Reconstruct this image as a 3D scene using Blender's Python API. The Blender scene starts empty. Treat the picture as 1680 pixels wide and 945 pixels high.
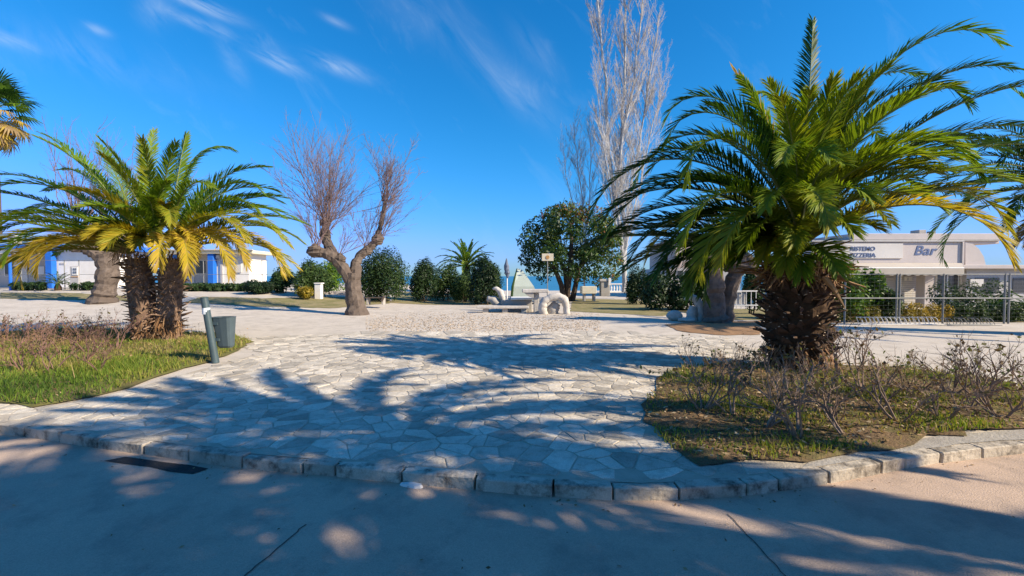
import bpy, bmesh, math, random
import numpy as np
from mathutils import Vector, Matrix, Euler
from math import sin, cos, pi, radians, sqrt, atan2, tan

S = bpy.context.scene
COL = S.collection
# ------------------------------------------------------------------ camera
F_PX, CX, CY, HOR, CAMH = 700.0, 840.0, 472.5, 453.0, 1.6
PITCH = math.atan((CY - HOR) / F_PX)
cam_d = bpy.data.cameras.new("camera")
cam_d.sensor_width = 36.0
cam_d.lens = F_PX / 1680.0 * 36.0
cam_d.clip_start = 0.05
cam_d.clip_end = 20000
cam = bpy.data.objects.new("camera", cam_d)
cam.location = (0, 0, CAMH)
cam.rotation_euler = (pi / 2 - PITCH, 0, 0)
COL.objects.link(cam)
S.camera = cam

# ------------------------------------------------------------------ sun and sky
SUN_EL, SUN_AZ = radians(31.0), radians(-21.0)       # azimuth from +X towards +Y
sv = Vector((cos(SUN_EL) * cos(SUN_AZ), cos(SUN_EL) * sin(SUN_AZ), sin(SUN_EL)))
sun_d = bpy.data.lights.new("sun", 'SUN')
sun_d.energy = 5.0
sun_d.angle = radians(0.5)
sun_d.color = (1.0, 0.86, 0.66)
sun = bpy.data.objects.new("sun", sun_d)
sun.rotation_euler = sv.to_track_quat('Z', 'Y').to_euler()
sun.location = (20, -5, 15)
COL.objects.link(sun)

world = bpy.data.worlds.new("World")
S.world = world
world.use_nodes = True
wn, wl = world.node_tree.nodes, world.node_tree.links
wn.clear()
def N(nodes, typ, **kw):
    n = nodes.new(typ)
    for k, v in kw.items():
        setattr(n, k, v)
    return n
w_out = N(wn, 'ShaderNodeOutputWorld')
w_bg = N(wn, 'ShaderNodeBackground')
w_bg.inputs['Strength'].default_value = 0.10
sky = N(wn, 'ShaderNodeTexSky', sky_type='NISHITA')
sky.sun_disc = False
sky.sun_elevation = SUN_EL
sky.sun_rotation = atan2(sv.x, sv.y)
sky.altitude = 0
sky.air_density = 1.0
sky.dust_density = 0.3
sky.ozone_density = 2.0
hsv = N(wn, 'ShaderNodeHueSaturation')
hsv.inputs['Saturation'].default_value = 1.28
hsv.inputs['Hue'].default_value = 0.492
hsv.inputs['Value'].default_value = 1.0
wl.new(sky.outputs['Color'], hsv.inputs['Color'])
# thin cirrus: direction -> (u = x/y, v = z/y) for streaks that stand over the sea, plus a loose noise everywhere
tc = N(wn, 'ShaderNodeTexCoord')
sep = N(wn, 'ShaderNodeSeparateXYZ')
wl.new(tc.outputs['Generated'], sep.inputs[0])
def M2(op, a, b=None, c=None, clamp=False):
    n = N(wn, 'ShaderNodeMath', operation=op)
    n.use_clamp = clamp
    for i, v in enumerate((a, b, c)):
        if v is None: continue
        if isinstance(v, (int, float)): n.inputs[i].default_value = v
        else: wl.new(v, n.inputs[i])
    return n.outputs[0]
ysafe = M2('MAXIMUM', sep.outputs['Y'], 0.05)
U = M2('DIVIDE', sep.outputs['X'], ysafe)
V = M2('DIVIDE', sep.outputs['Z'], ysafe)
cmb = N(wn, 'ShaderNodeCombineXYZ')
wl.new(U, cmb.inputs[0]); wl.new(V, cmb.inputs[1])
def streak_noise(rot, sx, sy, seed, detail=6):
    mp = N(wn, 'ShaderNodeMapping')
    mp.inputs['Rotation'].default_value = (0, 0, rot)
    mp.inputs['Location'].default_value = (seed * 3.1, seed * 1.7, 0)
    wl.new(cmb.outputs[0], mp.inputs['Vector'])
    ms = N(wn, 'ShaderNodeVectorMath', operation='MULTIPLY')
    ms.inputs[1].default_value = (sx, sy, 1)
    wl.new(mp.outputs[0], ms.inputs[0])
    nz = N(wn, 'ShaderNodeTexNoise')
    nz.inputs['Scale'].default_value = 1.0
    nz.inputs['Detail'].default_value = detail
    nz.inputs['Roughness'].default_value = 0.62
    nz.inputs['Distortion'].default_value = 0.6
    wl.new(ms.outputs[0], nz.inputs['Vector'])
    return nz.outputs['Fac']
nzA = streak_noise(radians(28), 5.0, 26.0, 1)
nzB = streak_noise(radians(50), 4.0, 12.0, 2)
def wisp(px, py, length, width, ang, strength, nz, lo=0.35, hi=0.75):
    u0, v0 = (px - CX) / F_PX, (HOR - py) / F_PX
    a = radians(ang)
    du = M2('SUBTRACT', U, u0); dv = M2('SUBTRACT', V, v0)
    al = M2('ADD', M2('MULTIPLY', du, cos(a)), M2('MULTIPLY', dv, sin(a)))
    ac = M2('SUBTRACT', M2('MULTIPLY', dv, cos(a)), M2('MULTIPLY', du, sin(a)))
    q = M2('ADD', M2('POWER', M2('ABSOLUTE', M2('DIVIDE', al, length / F_PX)), 2.0),
           M2('POWER', M2('ABSOLUTE', M2('DIVIDE', ac, width / F_PX)), 2.0))
    g = M2('POWER', 2.718, M2('MULTIPLY', q, -1.0))
    t = M2('DIVIDE', M2('SUBTRACT', nz, lo), hi - lo, clamp=True)
    return M2('MULTIPLY', M2('MULTIPLY', g, t), strength)
ws = [wisp(345, 18, 55, 9, -22, 0.75, nzA), wisp(335, 46, 60, 8, -20, 0.45, nzA),
      wisp(265, 25, 26, 22, -40, 0.35, nzB), wisp(462, 105, 40, 11, -24, 0.70, nzA),
      wisp(560, 115, 42, 11, -20, 0.65, nzA), wisp(170, 55, 20, 7, -20, 0.45, nzA),
      wisp(440, 70, 26, 9, -30, 0.35, nzB), wisp(385, 95, 40, 14, -65, 0.35, nzB),
      wisp(555, 42, 22, 6, -25, 0.3, nzA), wisp(700, 30, 110, 40, -35, 0.12, nzB),
      wisp(845, 150, 75, 26, -42, 0.26, nzB), wisp(20, 70, 50, 10, -18, 0.35, nzA),
      wisp(880, 90, 50, 18, -50, 0.14, nzB), wisp(120, 90, 180, 30, -15, 0.18, nzB)]
tot = ws[0]
for w_ in ws[1:]:
    tot = M2('ADD', tot, w_)
loose = M2('MULTIPLY', M2('DIVIDE', M2('SUBTRACT', nzB, 0.58), 0.4, clamp=True), 0.12)
tot = M2('ADD', tot, loose)
infront = M2('DIVIDE', M2('SUBTRACT', sep.outputs['Y'], 0.1), 0.15, clamp=True)
tot = M2('MULTIPLY', tot, infront, clamp=True)
# grade of the whole sky dome to the deep saturated blue of a clear winter noon over the sea
sgr = N(wn, 'ShaderNodeSeparateColor'); wl.new(hsv.outputs['Color'], sgr.inputs[0])
K_ = 0.168
def chan(sock, pw, mul):
    return M2('MULTIPLY', M2('POWER', M2('MULTIPLY', M2('MAXIMUM', sock, 0.0), K_), pw), mul / K_)
cgr = N(wn, 'ShaderNodeCombineColor')
def softcap(sock, k, n):
    d = M2('POWER', M2('ADD', M2('POWER', M2('DIVIDE', M2('MULTIPLY', M2('MAXIMUM', sock, 0.0), K_), k), n), 1.0), 1.0 / n)
    return M2('DIVIDE', sock, d)
wl.new(softcap(chan(sgr.outputs[0], 1.35, 0.50), 0.42, 2.2), cgr.inputs[0])
wl.new(softcap(M2('MULTIPLY', sgr.outputs[1], 0.94), 0.68, 2.4), cgr.inputs[1])
wl.new(chan(sgr.outputs[2], 0.88, 1.18), cgr.inputs[2])
cmix = N(wn, 'ShaderNodeMix', data_type='RGBA')
wl.new(tot, cmix.inputs['Factor'])
wl.new(cgr.outputs[0], cmix.inputs[6])
cmix.inputs[7].default_value = (4.6, 5.4, 6.2, 1)
wl.new(cmix.outputs[2], w_bg.inputs['Color'])
wl.new(w_bg.outputs[0], w_out.inputs['Surface'])

S.view_settings.view_transform = 'Standard'
S.view_settings.look = 'None'
S.view_settings.exposure = 0.75
S.view_settings.gamma = 1.0
S.view_settings.use_curve_mapping = False
try:
    S.cycles.max_bounces = 6
    S.cycles.transparent_max_bounces = 6
    S.cycles.use_denoising = True
except Exception:
    pass

# ------------------------------------------------------------------ placing helpers
def sst(a, b, x):
    t = min(1.0, max(0.0, (x - a) / (b - a)))
    return t * t * (3 - 2 * t)
def gz(x, y):
    return 0.80 * sst(13, 29, y) * sst(3.5, 15, -x)
def ray(px, py):
    d = Vector(((px - CX) / F_PX, (CY - py) / F_PX, -1.0))
    return cam_d_rot @ d
cam_d_rot = Euler((pi / 2 - PITCH, 0, 0)).to_matrix()
def G(px, py, z=0.0):
    d = ray(px, py)
    t = (z - CAMH) / d.z
    return Vector((d.x * t, d.y * t, z))
def GG(px, py):
    """point where the pixel's ray meets the sloping ground"""
    d = ray(px, py)
    y = 2.0
    while y < 60:
        t = y / d.y
        if CAMH + d.z * t <= gz(d.x * t, y):
            break
        y += 0.05
    t = y / d.y
    return Vector((d.x * t, y, gz(d.x * t, y)))
def AT(px, py, Y):
    d = ray(px, py)
    t = Y / d.y
    return Vector((d.x * t, Y, CAMH + d.z * t))

# ------------------------------------------------------------------ object helpers
def link(o, parent=None):
    COL.objects.link(o)
    if parent is not None:
        o.parent = parent
    return o
def thing(name, label, cat, loc=(0, 0, 0), rz=0.0, group=None):
    o = bpy.data.objects.new(name, None)
    o.empty_display_size = 0.2
    o.location = loc
    o.rotation_euler = (0, 0, rz)
    o['label'] = label; o['category'] = cat
    if group: o['group'] = group
    return link(o)
def tag(o, label, cat, group=None):
    o['label'] = label; o['category'] = cat
    if group: o['group'] = group
    return o
def struct(o):
    o['kind'] = 'structure'
    return o
def stuff(o):
    o['kind'] = 'stuff'
    return o
KIDS = {}
def kids(o):
    return list(o.children)
def dup(root, loc, rz=0.0, scale=1.0, label=None, group=None):
    r = root.copy(); COL.objects.link(r)
    r.location = loc; r.rotation_euler = (0, 0, rz); r.scale = (scale,) * 3
    if label: r['label'] = label
    if group: r['group'] = group
    for ch in kids(root):
        c = ch.copy(); COL.objects.link(c); c.parent = r
        for g in kids(ch):
            d = g.copy(); COL.objects.link(d); d.parent = c
    return r

class MB:
    def __init__(self):
        self.v, self.f, self.m, self.t = [], [], [], []
    def add(self, vs, fs, mat=0, tint=0.5):
        b = len(self.v)
        self.v.extend(tuple(p) for p in vs)
        self.f.extend(tuple(i + b for i in f) for f in fs)
        self.m.extend([mat] * len(fs))
        if isinstance(tint, (list, tuple, np.ndarray)):
            self.t.extend(tint)
        else:
            self.t.extend([tint] * len(vs))
    def box(self, c, s, mat=0, rz=0.0, tint=0.5):
        cx, cy, cz = c; hx, hy, hz = s[0] / 2, s[1] / 2, s[2] / 2
        vs = []
        cr, sr = cos(rz), sin(rz)
        for dz in (-hz, hz):
            for dx, dy in ((-hx, -hy), (hx, -hy), (hx, hy), (-hx, hy)):
                vs.append((cx + dx * cr - dy * sr, cy + dx * sr + dy * cr, cz + dz))
        self.add(vs, [(3, 2, 1, 0), (4, 5, 6, 7), (0, 1, 5, 4), (1, 2, 6, 5), (2, 3, 7, 6), (3, 0, 4, 7)], mat, tint)
    def tube(self, pts, rad, sides=6, mat=0, tint=0.5, cap=True, rough=0.0, rng=None):
        pts = [Vector(p) for p in pts]
        n = len(pts)
        if not hasattr(rad, '__len__'): rad = [rad] * n
        vs = []
        ref = None
        for i, p in enumerate(pts):
            t = (pts[min(i + 1, n - 1)] - pts[max(i - 1, 0)])
            if t.length < 1e-9: t = Vector((0, 0, 1))
            t.normalize()
            if ref is None:
                ref = Vector((1, 0, 0)) if abs(t.x) < 0.8 else Vector((0, 1, 0))
            a = ref - t * ref.dot(t)
            if a.length < 1e-6: a = t.orthogonal()
            a.normalize(); ref = a
            b = t.cross(a)
            for k in range(sides):
                an = 2 * pi * k / sides
                r = rad[i]
                if rough and rng: r *= 1 + rng.uniform(-rough, rough)
                vs.append(p + (a * cos(an) + b * sin(an)) * r)
        fs = []
        for i in range(n - 1):
            for k in range(sides):
                k2 = (k + 1) % sides
                fs.append((i * sides + k, i * sides + k2, (i + 1) * sides + k2, (i + 1) * sides + k))
        if cap:
            fs.append(tuple(reversed(range(sides))))
            fs.append(tuple((n - 1) * sides + k for k in range(sides)))
        self.add(vs, fs, mat, tint)
    def build(self, name, mats, parent=None, smooth=False):
        me = bpy.data.meshes.new(name)
        me.from_pydata(self.v, [], self.f)
        if not isinstance(mats, (list, tuple)): mats = [mats]
        for m in mats: me.materials.append(m)
        if len(mats) > 1:
            me.polygons.foreach_set('material_index', self.m)
        at = me.attributes.new('tint', 'FLOAT', 'POINT')
        at.data.foreach_set('value', np.array(self.t, dtype=np.float32))
        if smooth:
            me.polygons.foreach_set('use_smooth', [True] * len(me.polygons))
        me.update()
        o = bpy.data.objects.new(name, me)
        return link(o, parent)
def bevel_obj(o, w=0.01, seg=1):
    bm = bmesh.new(); bm.from_mesh(o.data)
    bmesh.ops.bevel(bm, geom=bm.edges[:], offset=w, segments=seg, affect='EDGES', profile=0.5)
    bm.to_mesh(o.data); bm.free()
    return o
def quads_obj(name, C, A, B, tint, mat, parent=None):
    """many leaf quads: centre C, half-axes A (length) and B (width); diamond-ish leaf"""
    n = len(C)
    v = np.empty((n, 4, 3), np.float32)
    v[:, 0] = C - A; v[:, 1] = C + B; v[:, 2] = C + A; v[:, 3] = C - B
    me = bpy.data.meshes.new(name)
    me.vertices.add(n * 4); me.vertices.foreach_set('co', v.ravel())
    me.loops.add(n * 4); me.loops.foreach_set('vertex_index', np.arange(n * 4, dtype=np.int32))
    me.polygons.add(n); me.polygons.foreach_set('loop_start', np.arange(0, n * 4, 4, dtype=np.int32))
    me.materials.append(mat)
    at = me.attributes.new('tint', 'FLOAT', 'POINT')
    at.data.foreach_set('value', np.repeat(tint, 4).astype(np.float32))
    me.update(calc_edges=True); me.validate()
    o = bpy.data.objects.new(name, me)
    return link(o, parent)
def unit(a):
    return a / np.maximum(np.linalg.norm(a, axis=1, keepdims=True), 1e-9)
def leaf_cloud(rs, blobs, per, size, up=0.3, loose=(0.86, 1.1)):
    """leaf centres and axes for ellipsoid blobs [(c, r3, tint)]"""
    Cs, As, Bs, Ts = [], [], [], []
    for c, r, t in blobs:
        n = per if not isinstance(per, float) else int(per * (r[0] * r[1] * r[2]) ** (2 / 3))
        d = unit(rs.normal(size=(n, 3)))
        rad = rs.uniform(0.25, 1.0, (n, 1)) ** 0.4
        p = np.array(c) + d * rad * np.array(r) * rs.uniform(*loose, (n, 1))
        nrm = unit(d * 0.8 + rs.normal(size=(n, 3)) * 0.55 + np.array([0, 0, up]))
        a = unit(np.cross(nrm, rs.normal(size=(n, 3))))
        b = np.cross(nrm, a)
        s = size * rs.uniform(0.6, 1.35, (n, 1))
        Cs.append(p); As.append(a * s); Bs.append(b * s * 0.45)
        Ts.append(np.clip(t + rs.normal(size=n) * 0.14, 0, 1))
    return np.concatenate(Cs), np.concatenate(As), np.concatenate(Bs), np.concatenate(Ts)

# ------------------------------------------------------------------ materials
def mat(name, col=(0.5, 0.5, 0.5), rough=0.8, col2=None, scale=4.0, bump=0.0, bscale=30.0, spec=0.3, metal=0.0,
        tint_amt=0.0, detail=6, col3=None, scale3=1.0, amt3=0.5, coord='Object', grain=0.0, gscale=110.0):
    m = bpy.data.materials.new(name)
    m.use_nodes = True
    nt = m.node_tree; nd, lk = nt.nodes, nt.links
    p = nd['Principled BSDF']
    p.inputs['Roughness'].default_value = rough
    p.inputs['Metallic'].default_value = metal
    p.inputs['Specular IOR Level'].default_value = spec
    c = None
    t = nd.new('ShaderNodeTexCoord')
    if coord == 'World':
        g = nd.new('ShaderNodeNewGeometry'); vec = g.outputs['Position']
    else:
        vec = t.outputs['Object']
    if col2 is None:
        col2 = tuple(x * 0.8 for x in col)
    nz = nd.new('ShaderNodeTexNoise'); nz.inputs['Scale'].default_value = scale; nz.inputs['Detail'].default_value = detail
    nz.inputs['Roughness'].default_value = 0.65
    lk.new(vec, nz.inputs['Vector'])
    rp = nd.new('ShaderNodeValToRGB')
    rp.color_ramp.elements[0].position = 0.32; rp.color_ramp.elements[0].color = (*col2, 1)
    rp.color_ramp.elements[1].position = 0.68; rp.color_ramp.elements[1].color = (*col, 1)
    lk.new(nz.outputs['Fac'], rp.inputs['Fac'])
    c = rp.outputs['Color']
    if col3 is not None:
        n3 = nd.new('ShaderNodeTexNoise'); n3.inputs['Scale'].default_value = scale3; n3.inputs['Detail'].default_value = 8
        n3.inputs['Roughness'].default_value = 0.7
        lk.new(vec, n3.inputs['Vector'])
        r3 = nd.new('ShaderNodeValToRGB')
        r3.color_ramp.elements[0].position = 0.48; r3.color_ramp.elements[0].color = (0, 0, 0, 1)
        r3.color_ramp.elements[1].position = 0.66; r3.color_ramp.elements[1].color = (amt3,) * 3 + (1,)
        lk.new(n3.outputs['Fac'], r3.inputs['Fac'])
        mx = nd.new('ShaderNodeMix'); mx.data_type = 'RGBA'
        lk.new(r3.outputs['Color'], mx.inputs['Factor']); lk.new(c, mx.inputs[6]); mx.inputs[7].default_value = (*col3, 1)
        c = mx.outputs[2]
    if tint_amt:
        at = nd.new('ShaderNodeAttribute'); at.attribute_name = 'tint'
        ma = nd.new('ShaderNodeMath'); ma.operation = 'MULTIPLY_ADD'
        ma.inputs[1].default_value = tint_amt * 2; ma.inputs[2].default_value = 1 - tint_amt
        lk.new(at.outputs['Fac'], ma.inputs[0])
        mx = nd.new('ShaderNodeMix'); mx.data_type = 'RGBA'; mx.blend_type = 'MULTIPLY'
        mx.inputs['Factor'].default_value = 1.0
        lk.new(c, mx.inputs[6]); lk.new(ma.outputs[0], mx.inputs[7])
        c = mx.outputs[2]
    if grain:
        ng = nd.new('ShaderNodeTexNoise'); ng.inputs['Scale'].default_value = gscale; ng.inputs['Detail'].default_value = 3
        lk.new(vec, ng.inputs['Vector'])
        rg_ = nd.new('ShaderNodeMapRange'); rg_.inputs[1].default_value = 0.3; rg_.inputs[2].default_value = 0.7
        rg_.inputs[3].default_value = 1 - grain; rg_.inputs[4].default_value = 1 + grain
        lk.new(ng.outputs['Fac'], rg_.inputs[0])
        mg = nd.new('ShaderNodeMix'); mg.data_type = 'RGBA'; mg.blend_type = 'MULTIPLY'; mg.inputs['Factor'].default_value = 1.0
        lk.new(c, mg.inputs[6]); lk.new(rg_.outputs[0], mg.inputs[7])
        c = mg.outputs[2]
    lk.new(c, p.inputs['Base Color'])
    if bump:
        nb = nd.new('ShaderNodeTexNoise'); nb.inputs['Scale'].default_value = bscale; nb.inputs['Detail'].default_value = 5
        lk.new(vec, nb.inputs['Vector'])
        bp = nd.new('ShaderNodeBump'); bp.inputs['Strength'].default_value = bump; bp.inputs['Distance'].default_value = 0.02
        lk.new(nb.outputs['Fac'], bp.inputs['Height']); lk.new(bp.outputs['Normal'], p.inputs['Normal'])
    return m
def ramp_mat(name, stops, rough=0.6, transl=0.35, spec=0.3, noise=0.12, nscale=1.5):
    """leaf material: colour from the per-leaf 'tint' along a ramp, part translucent"""
    m = bpy.data.materials.new(name); m.use_nodes = True
    nd, lk = m.node_tree.nodes, m.node_tree.links
    p = nd['Principled BSDF']; out = nd['Material Output']
    p.inputs['Roughness'].default_value = rough; p.inputs['Specular IOR Level'].default_value = spec
    at = nd.new('ShaderNodeAttribute'); at.attribute_name = 'tint'
    tc_ = nd.new('ShaderNodeTexCoord')
    nz = nd.new('ShaderNodeTexNoise'); nz.inputs['Scale'].default_value = nscale; nz.inputs['Detail'].default_value = 3
    lk.new(tc_.outputs['Object'], nz.inputs['Vector'])
    ma = nd.new('ShaderNodeMath'); ma.operation = 'MULTIPLY_ADD'; ma.inputs[1].default_value = noise * 2
    lk.new(nz.outputs['Fac'], ma.inputs[0])
    sb = nd.new('ShaderNodeMath'); sb.operation = 'SUBTRACT'; sb.inputs[1].default_value = noise
    lk.new(at.outputs['Fac'], sb.inputs[0]); lk.new(sb.outputs[0], ma.inputs[2])
    rp = nd.new('ShaderNodeValToRGB')
    cr = rp.color_ramp
    while len(cr.elements) > 1: cr.elements.remove(cr.elements[-1])
    cr.elements[0].position = stops[0][0]; cr.elements[0].color = (*stops[0][1], 1)
    for s_, c_ in stops[1:]:
        e = cr.elements.new(s_); e.color = (*c_, 1)
    lk.new(ma.outputs[0], rp.inputs['Fac'])
    lk.new(rp.outputs['Color'], p.inputs['Base Color'])
    if transl:
        tr = nd.new('ShaderNodeBsdfTranslucent')
        mul = nd.new('ShaderNodeMix'); mul.data_type = 'RGBA'; mul.blend_type = 'MULTIPLY'; mul.inputs['Factor'].default_value = 1
        lk.new(rp.outputs['Color'], mul.inputs[6]); mul.inputs[7].default_value = (1.25, 1.2, 0.5, 1)
        lk.new(mul.outputs[2], tr.inputs['Color'])
        ms = nd.new('ShaderNodeMixShader'); ms.inputs[0].default_value = transl
        lk.new(p.outputs[0], ms.inputs[1]); lk.new(tr.outputs[0], ms.inputs[2]); lk.new(ms.outputs[0], out.inputs['Surface'])
    return m

M = {}
M['plaza'] = mat('plaza concrete', (0.60, 0.53, 0.44), 0.9, (0.50, 0.44, 0.36), 0.9, 0.35, 40, 0.2, col3=(0.36, 0.31, 0.25), scale3=2.5, amt3=0.6, coord='World', grain=0.15, gscale=60)
M['flag'] = mat('flagstone', (0.60, 0.54, 0.44), 0.85, (0.45, 0.395, 0.315), 1.6, 0.6, 22, 0.3, tint_amt=0.30, col3=(0.30, 0.255, 0.195), scale3=8, amt3=0.65, grain=0.18, coord='World')
M['mortar'] = mat('mortar', (0.52, 0.45, 0.355), 0.95, (0.40, 0.34, 0.26), 3, 0.6, 60, 0.1, coord='World')
M['road'] = mat('road concrete', (0.55, 0.41, 0.305), 0.9, (0.44, 0.325, 0.245), 0.8, 0.4, 90, 0.25, col3=(0.27, 0.215, 0.175), scale3=2.2, amt3=0.6, coord='World', grain=0.13, gscale=140)
M['seam'] = mat('road seam tar', (0.10, 0.085, 0.07), 0.9, coord='World')
M['patch'] = mat('asphalt patch', (0.04, 0.038, 0.036), 0.9, (0.025, 0.024, 0.023), 9, 0.8, 60, 0.3, coord='World')
M['kerb'] = mat('kerb limestone', (0.54, 0.475, 0.38), 0.85, (0.40, 0.345, 0.27), 5, 0.5, 30, 0.25, tint_amt=0.16, col3=(0.085, 0.07, 0.055), scale3=6, amt3=0.95, coord='World', grain=0.12)
M['pave'] = mat('grey pavement cement', (0.40, 0.37, 0.32), 0.9, (0.32, 0.29, 0.25), 3, 0.5, 40, 0.2, col3=(0.22, 0.2, 0.17), scale3=4, amt3=0.5, coord='World')
M['soil'] = mat('garden soil', (0.20, 0.135, 0.075), 0.95, (0.11, 0.075, 0.042), 4, 0.9, 40, 0.1, col3=(0.12, 0.13, 0.04), scale3=2.5, amt3=0.7, coord='World')
M['redsoil'] = mat('red earth', (0.36, 0.22, 0.12), 0.95, (0.24, 0.14, 0.075), 3, 0.7, 40, 0.1, coord='World')
M['verge'] = mat('dry grass verge', (0.34, 0.27, 0.15), 0.95, (0.16, 0.16, 0.06), 1.6, 0.8, 30, 0.1, coord='World')
M['turf'] = mat('weedy turf soil', (0.16, 0.17, 0.045), 0.95, (0.14, 0.10, 0.05), 2.2, 0.8, 30, 0.1, coord='World')
M['grass'] = ramp_mat('grass blade', [(0.0, (0.05, 0.10, 0.014)), (0.4, (0.15, 0.235, 0.025)), (0.65, (0.27, 0.27, 0.05)), (1.0, (0.36, 0.28, 0.12))], 0.7, 0.35)
M['litter'] = ramp_mat('leaf litter', [(0.0, (0.10, 0.055, 0.025)), (0.5, (0.28, 0.17, 0.08)), (0.8, (0.42, 0.30, 0.16)), (1.0, (0.55, 0.45, 0.30))], 0.85, 0.15)
M['pebble'] = mat('pebble', (0.50, 0.40, 0.28), 0.85, (0.36, 0.26, 0.17), 8, 0, tint_amt=0.5, coord='World')
M['palm'] = ramp_mat('palm leaflet', [(0.0, (0.016, 0.042, 0.010)), (0.22, (0.036, 0.09, 0.014)), (0.38, (0.12, 0.225, 0.018)), (0.55, (0.20, 0.28, 0.02)), (0.70, (0.28, 0.27, 0.022)), (0.85, (0.50, 0.37, 0.03)), (0.95, (0.38, 0.26, 0.09)), (1.0, (0.30, 0.21, 0.11))], 0.5, 0.38, 0.22, 0.06)
M['rachis'] = ramp_mat('palm rachis', [(0.0, (0.10, 0.15, 0.03)), (0.5, (0.20, 0.22, 0.05)), (0.8, (0.38, 0.28, 0.07)), (1.0, (0.26, 0.15, 0.07))], 0.5, 0.0, 0.4)
M['stubside'] = mat('palm leaf base', (0.36, 0.245, 0.165), 0.9, (0.16, 0.10, 0.07), 9, 0.7, 40, 0.15, coord='World')
M['stubshade'] = mat('shaded palm leaf base', (0.135, 0.088, 0.06), 0.9, (0.055, 0.036, 0.026), 9, 0.7, 40, 0.15, coord='World')  # darker copy of the leaf base: the trunk's shade put into the colour
M['stubcut'] = mat('palm cut end', (0.58, 0.48, 0.36), 0.9, (0.36, 0.27, 0.18), 14, 0.5, 60, 0.1, coord='World')
M['palmtrunk'] = mat('palm trunk fibre', (0.10, 0.062, 0.036), 0.95, (0.04, 0.026, 0.017), 7, 0.9, 25, 0.1, coord='World')
M['trunksunlit'] = mat('sunlit palm fibre', (0.27, 0.18, 0.125), 0.95, (0.12, 0.078, 0.055), 9, 0.9, 25, 0.1, coord='World')  # lighter copy of the trunk fibre, with sunlight put into the colour
M['fibre'] = ramp_mat('dry palm fibre', [(0.0, (0.10, 0.05, 0.022)), (0.5, (0.24, 0.13, 0.06)), (1.0, (0.45, 0.30, 0.16))], 0.85, 0.1)
M['bark'] = mat('pollard bark', (0.195, 0.155, 0.125), 0.95, (0.078, 0.06, 0.048), 5, 1.0, 14, 0.15, coord='Object', col3=(0.07, 0.052, 0.04), scale3=2.5, amt3=0.6)
M['barkdark'] = mat('dark bark', (0.10, 0.075, 0.055), 0.95, (0.05, 0.038, 0.03), 5, 0.9, 20, 0.1)
M['twig'] = mat('red-brown twig', (0.20, 0.135, 0.125), 0.85, (0.13, 0.09, 0.088), 3)
M['poplar'] = mat('white poplar bark', (0.56, 0.56, 0.55), 0.85, (0.34, 0.34, 0.33), 1.5, 0.2, 10)
M['poplartwig'] = mat('poplar twig', (0.42, 0.39, 0.36), 0.85, (0.30, 0.275, 0.255), 2)
M['ever'] = ramp_mat('evergreen leaf', [(0.0, (0.012, 0.030, 0.008)), (0.45, (0.03, 0.07, 0.012)), (0.75, (0.10, 0.16, 0.02)), (0.9, (0.20, 0.17, 0.05)), (1.0, (0.22, 0.08, 0.03))], 0.5, 0.25)
M['hedge'] = ramp_mat('hedge leaf', [(0.0, (0.012, 0.028, 0.010)), (0.5, (0.03, 0.065, 0.016)), (1.0, (0.075, 0.12, 0.025))], 0.55, 0.2)
M['lime'] = ramp_mat('bright shrub leaf', [(0.0, (0.04, 0.10, 0.012)), (0.5, (0.12, 0.22, 0.02)), (1.0, (0.30, 0.34, 0.03))], 0.5, 0.35)
M['gold'] = ramp_mat('golden shrub leaf', [(0.0, (0.14, 0.13, 0.02)), (0.5, (0.36, 0.26, 0.02)), (1.0, (0.50, 0.30, 0.02))], 0.55, 0.3)
M['rosestem'] = mat('rose stem', (0.34, 0.245, 0.175), 0.85, (0.17, 0.115, 0.085), 8)
M['rosered'] = mat('reddish rose stem', (0.26, 0.15, 0.115), 0.85, (0.13, 0.075, 0.062), 8)
M['roseleaf'] = ramp_mat('rose leaf', [(0.0, (0.09, 0.05, 0.025)), (0.4, (0.15, 0.10, 0.05)), (0.7, (0.12, 0.15, 0.03)), (1.0, (0.20, 0.24, 0.05))], 0.7, 0.3)
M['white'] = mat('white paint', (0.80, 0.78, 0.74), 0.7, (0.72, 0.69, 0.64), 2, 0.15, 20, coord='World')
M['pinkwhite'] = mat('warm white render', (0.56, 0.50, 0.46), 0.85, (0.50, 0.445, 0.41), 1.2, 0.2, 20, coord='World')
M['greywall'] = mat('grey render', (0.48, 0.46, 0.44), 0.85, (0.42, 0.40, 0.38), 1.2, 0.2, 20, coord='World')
M['blue'] = mat('blue paint', (0.02, 0.16, 0.62), 0.45, (0.018, 0.13, 0.52), 1.5, coord='World')
M['skyblue'] = mat('pale blue roof sheet', (0.28, 0.48, 0.74), 0.5, (0.24, 0.42, 0.68), 1.0, coord='World')
M['metal'] = mat('galvanised steel', (0.25, 0.255, 0.25), 0.65, (0.20, 0.205, 0.20), 6, metal=0.2, spec=0.4)
M['mesh'] = mat('fence wire', (0.30, 0.31, 0.31), 0.55, metal=0.5)
M['bin'] = mat('grey-green bin plastic', (0.075, 0.105, 0.115), 0.5, (0.06, 0.085, 0.095), 5, 0.15, 60, 0.4)
M['binpost'] = mat('bin post paint', (0.06, 0.095, 0.105), 0.5, (0.05, 0.075, 0.085), 6, 0.1, 50, 0.4)
M['sticker'] = mat('pale sticker', (0.72, 0.76, 0.80), 0.5)
M['stonewhite'] = mat('white carved stone', (0.60, 0.56, 0.50), 0.85, (0.40, 0.36, 0.31), 3, 0.6, 12)
M['concrete'] = mat('weathered concrete', (0.44, 0.41, 0.36), 0.9, (0.34, 0.31, 0.27), 3, 0.4, 30)
M['awning'] = mat('cream awning cloth', (0.52, 0.46, 0.38), 0.9, (0.46, 0.405, 0.335), 1.5)
M['shutter'] = mat('shutter', (0.66, 0.63, 0.58), 0.6, (0.58, 0.55, 0.5), 1.5)
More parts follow.
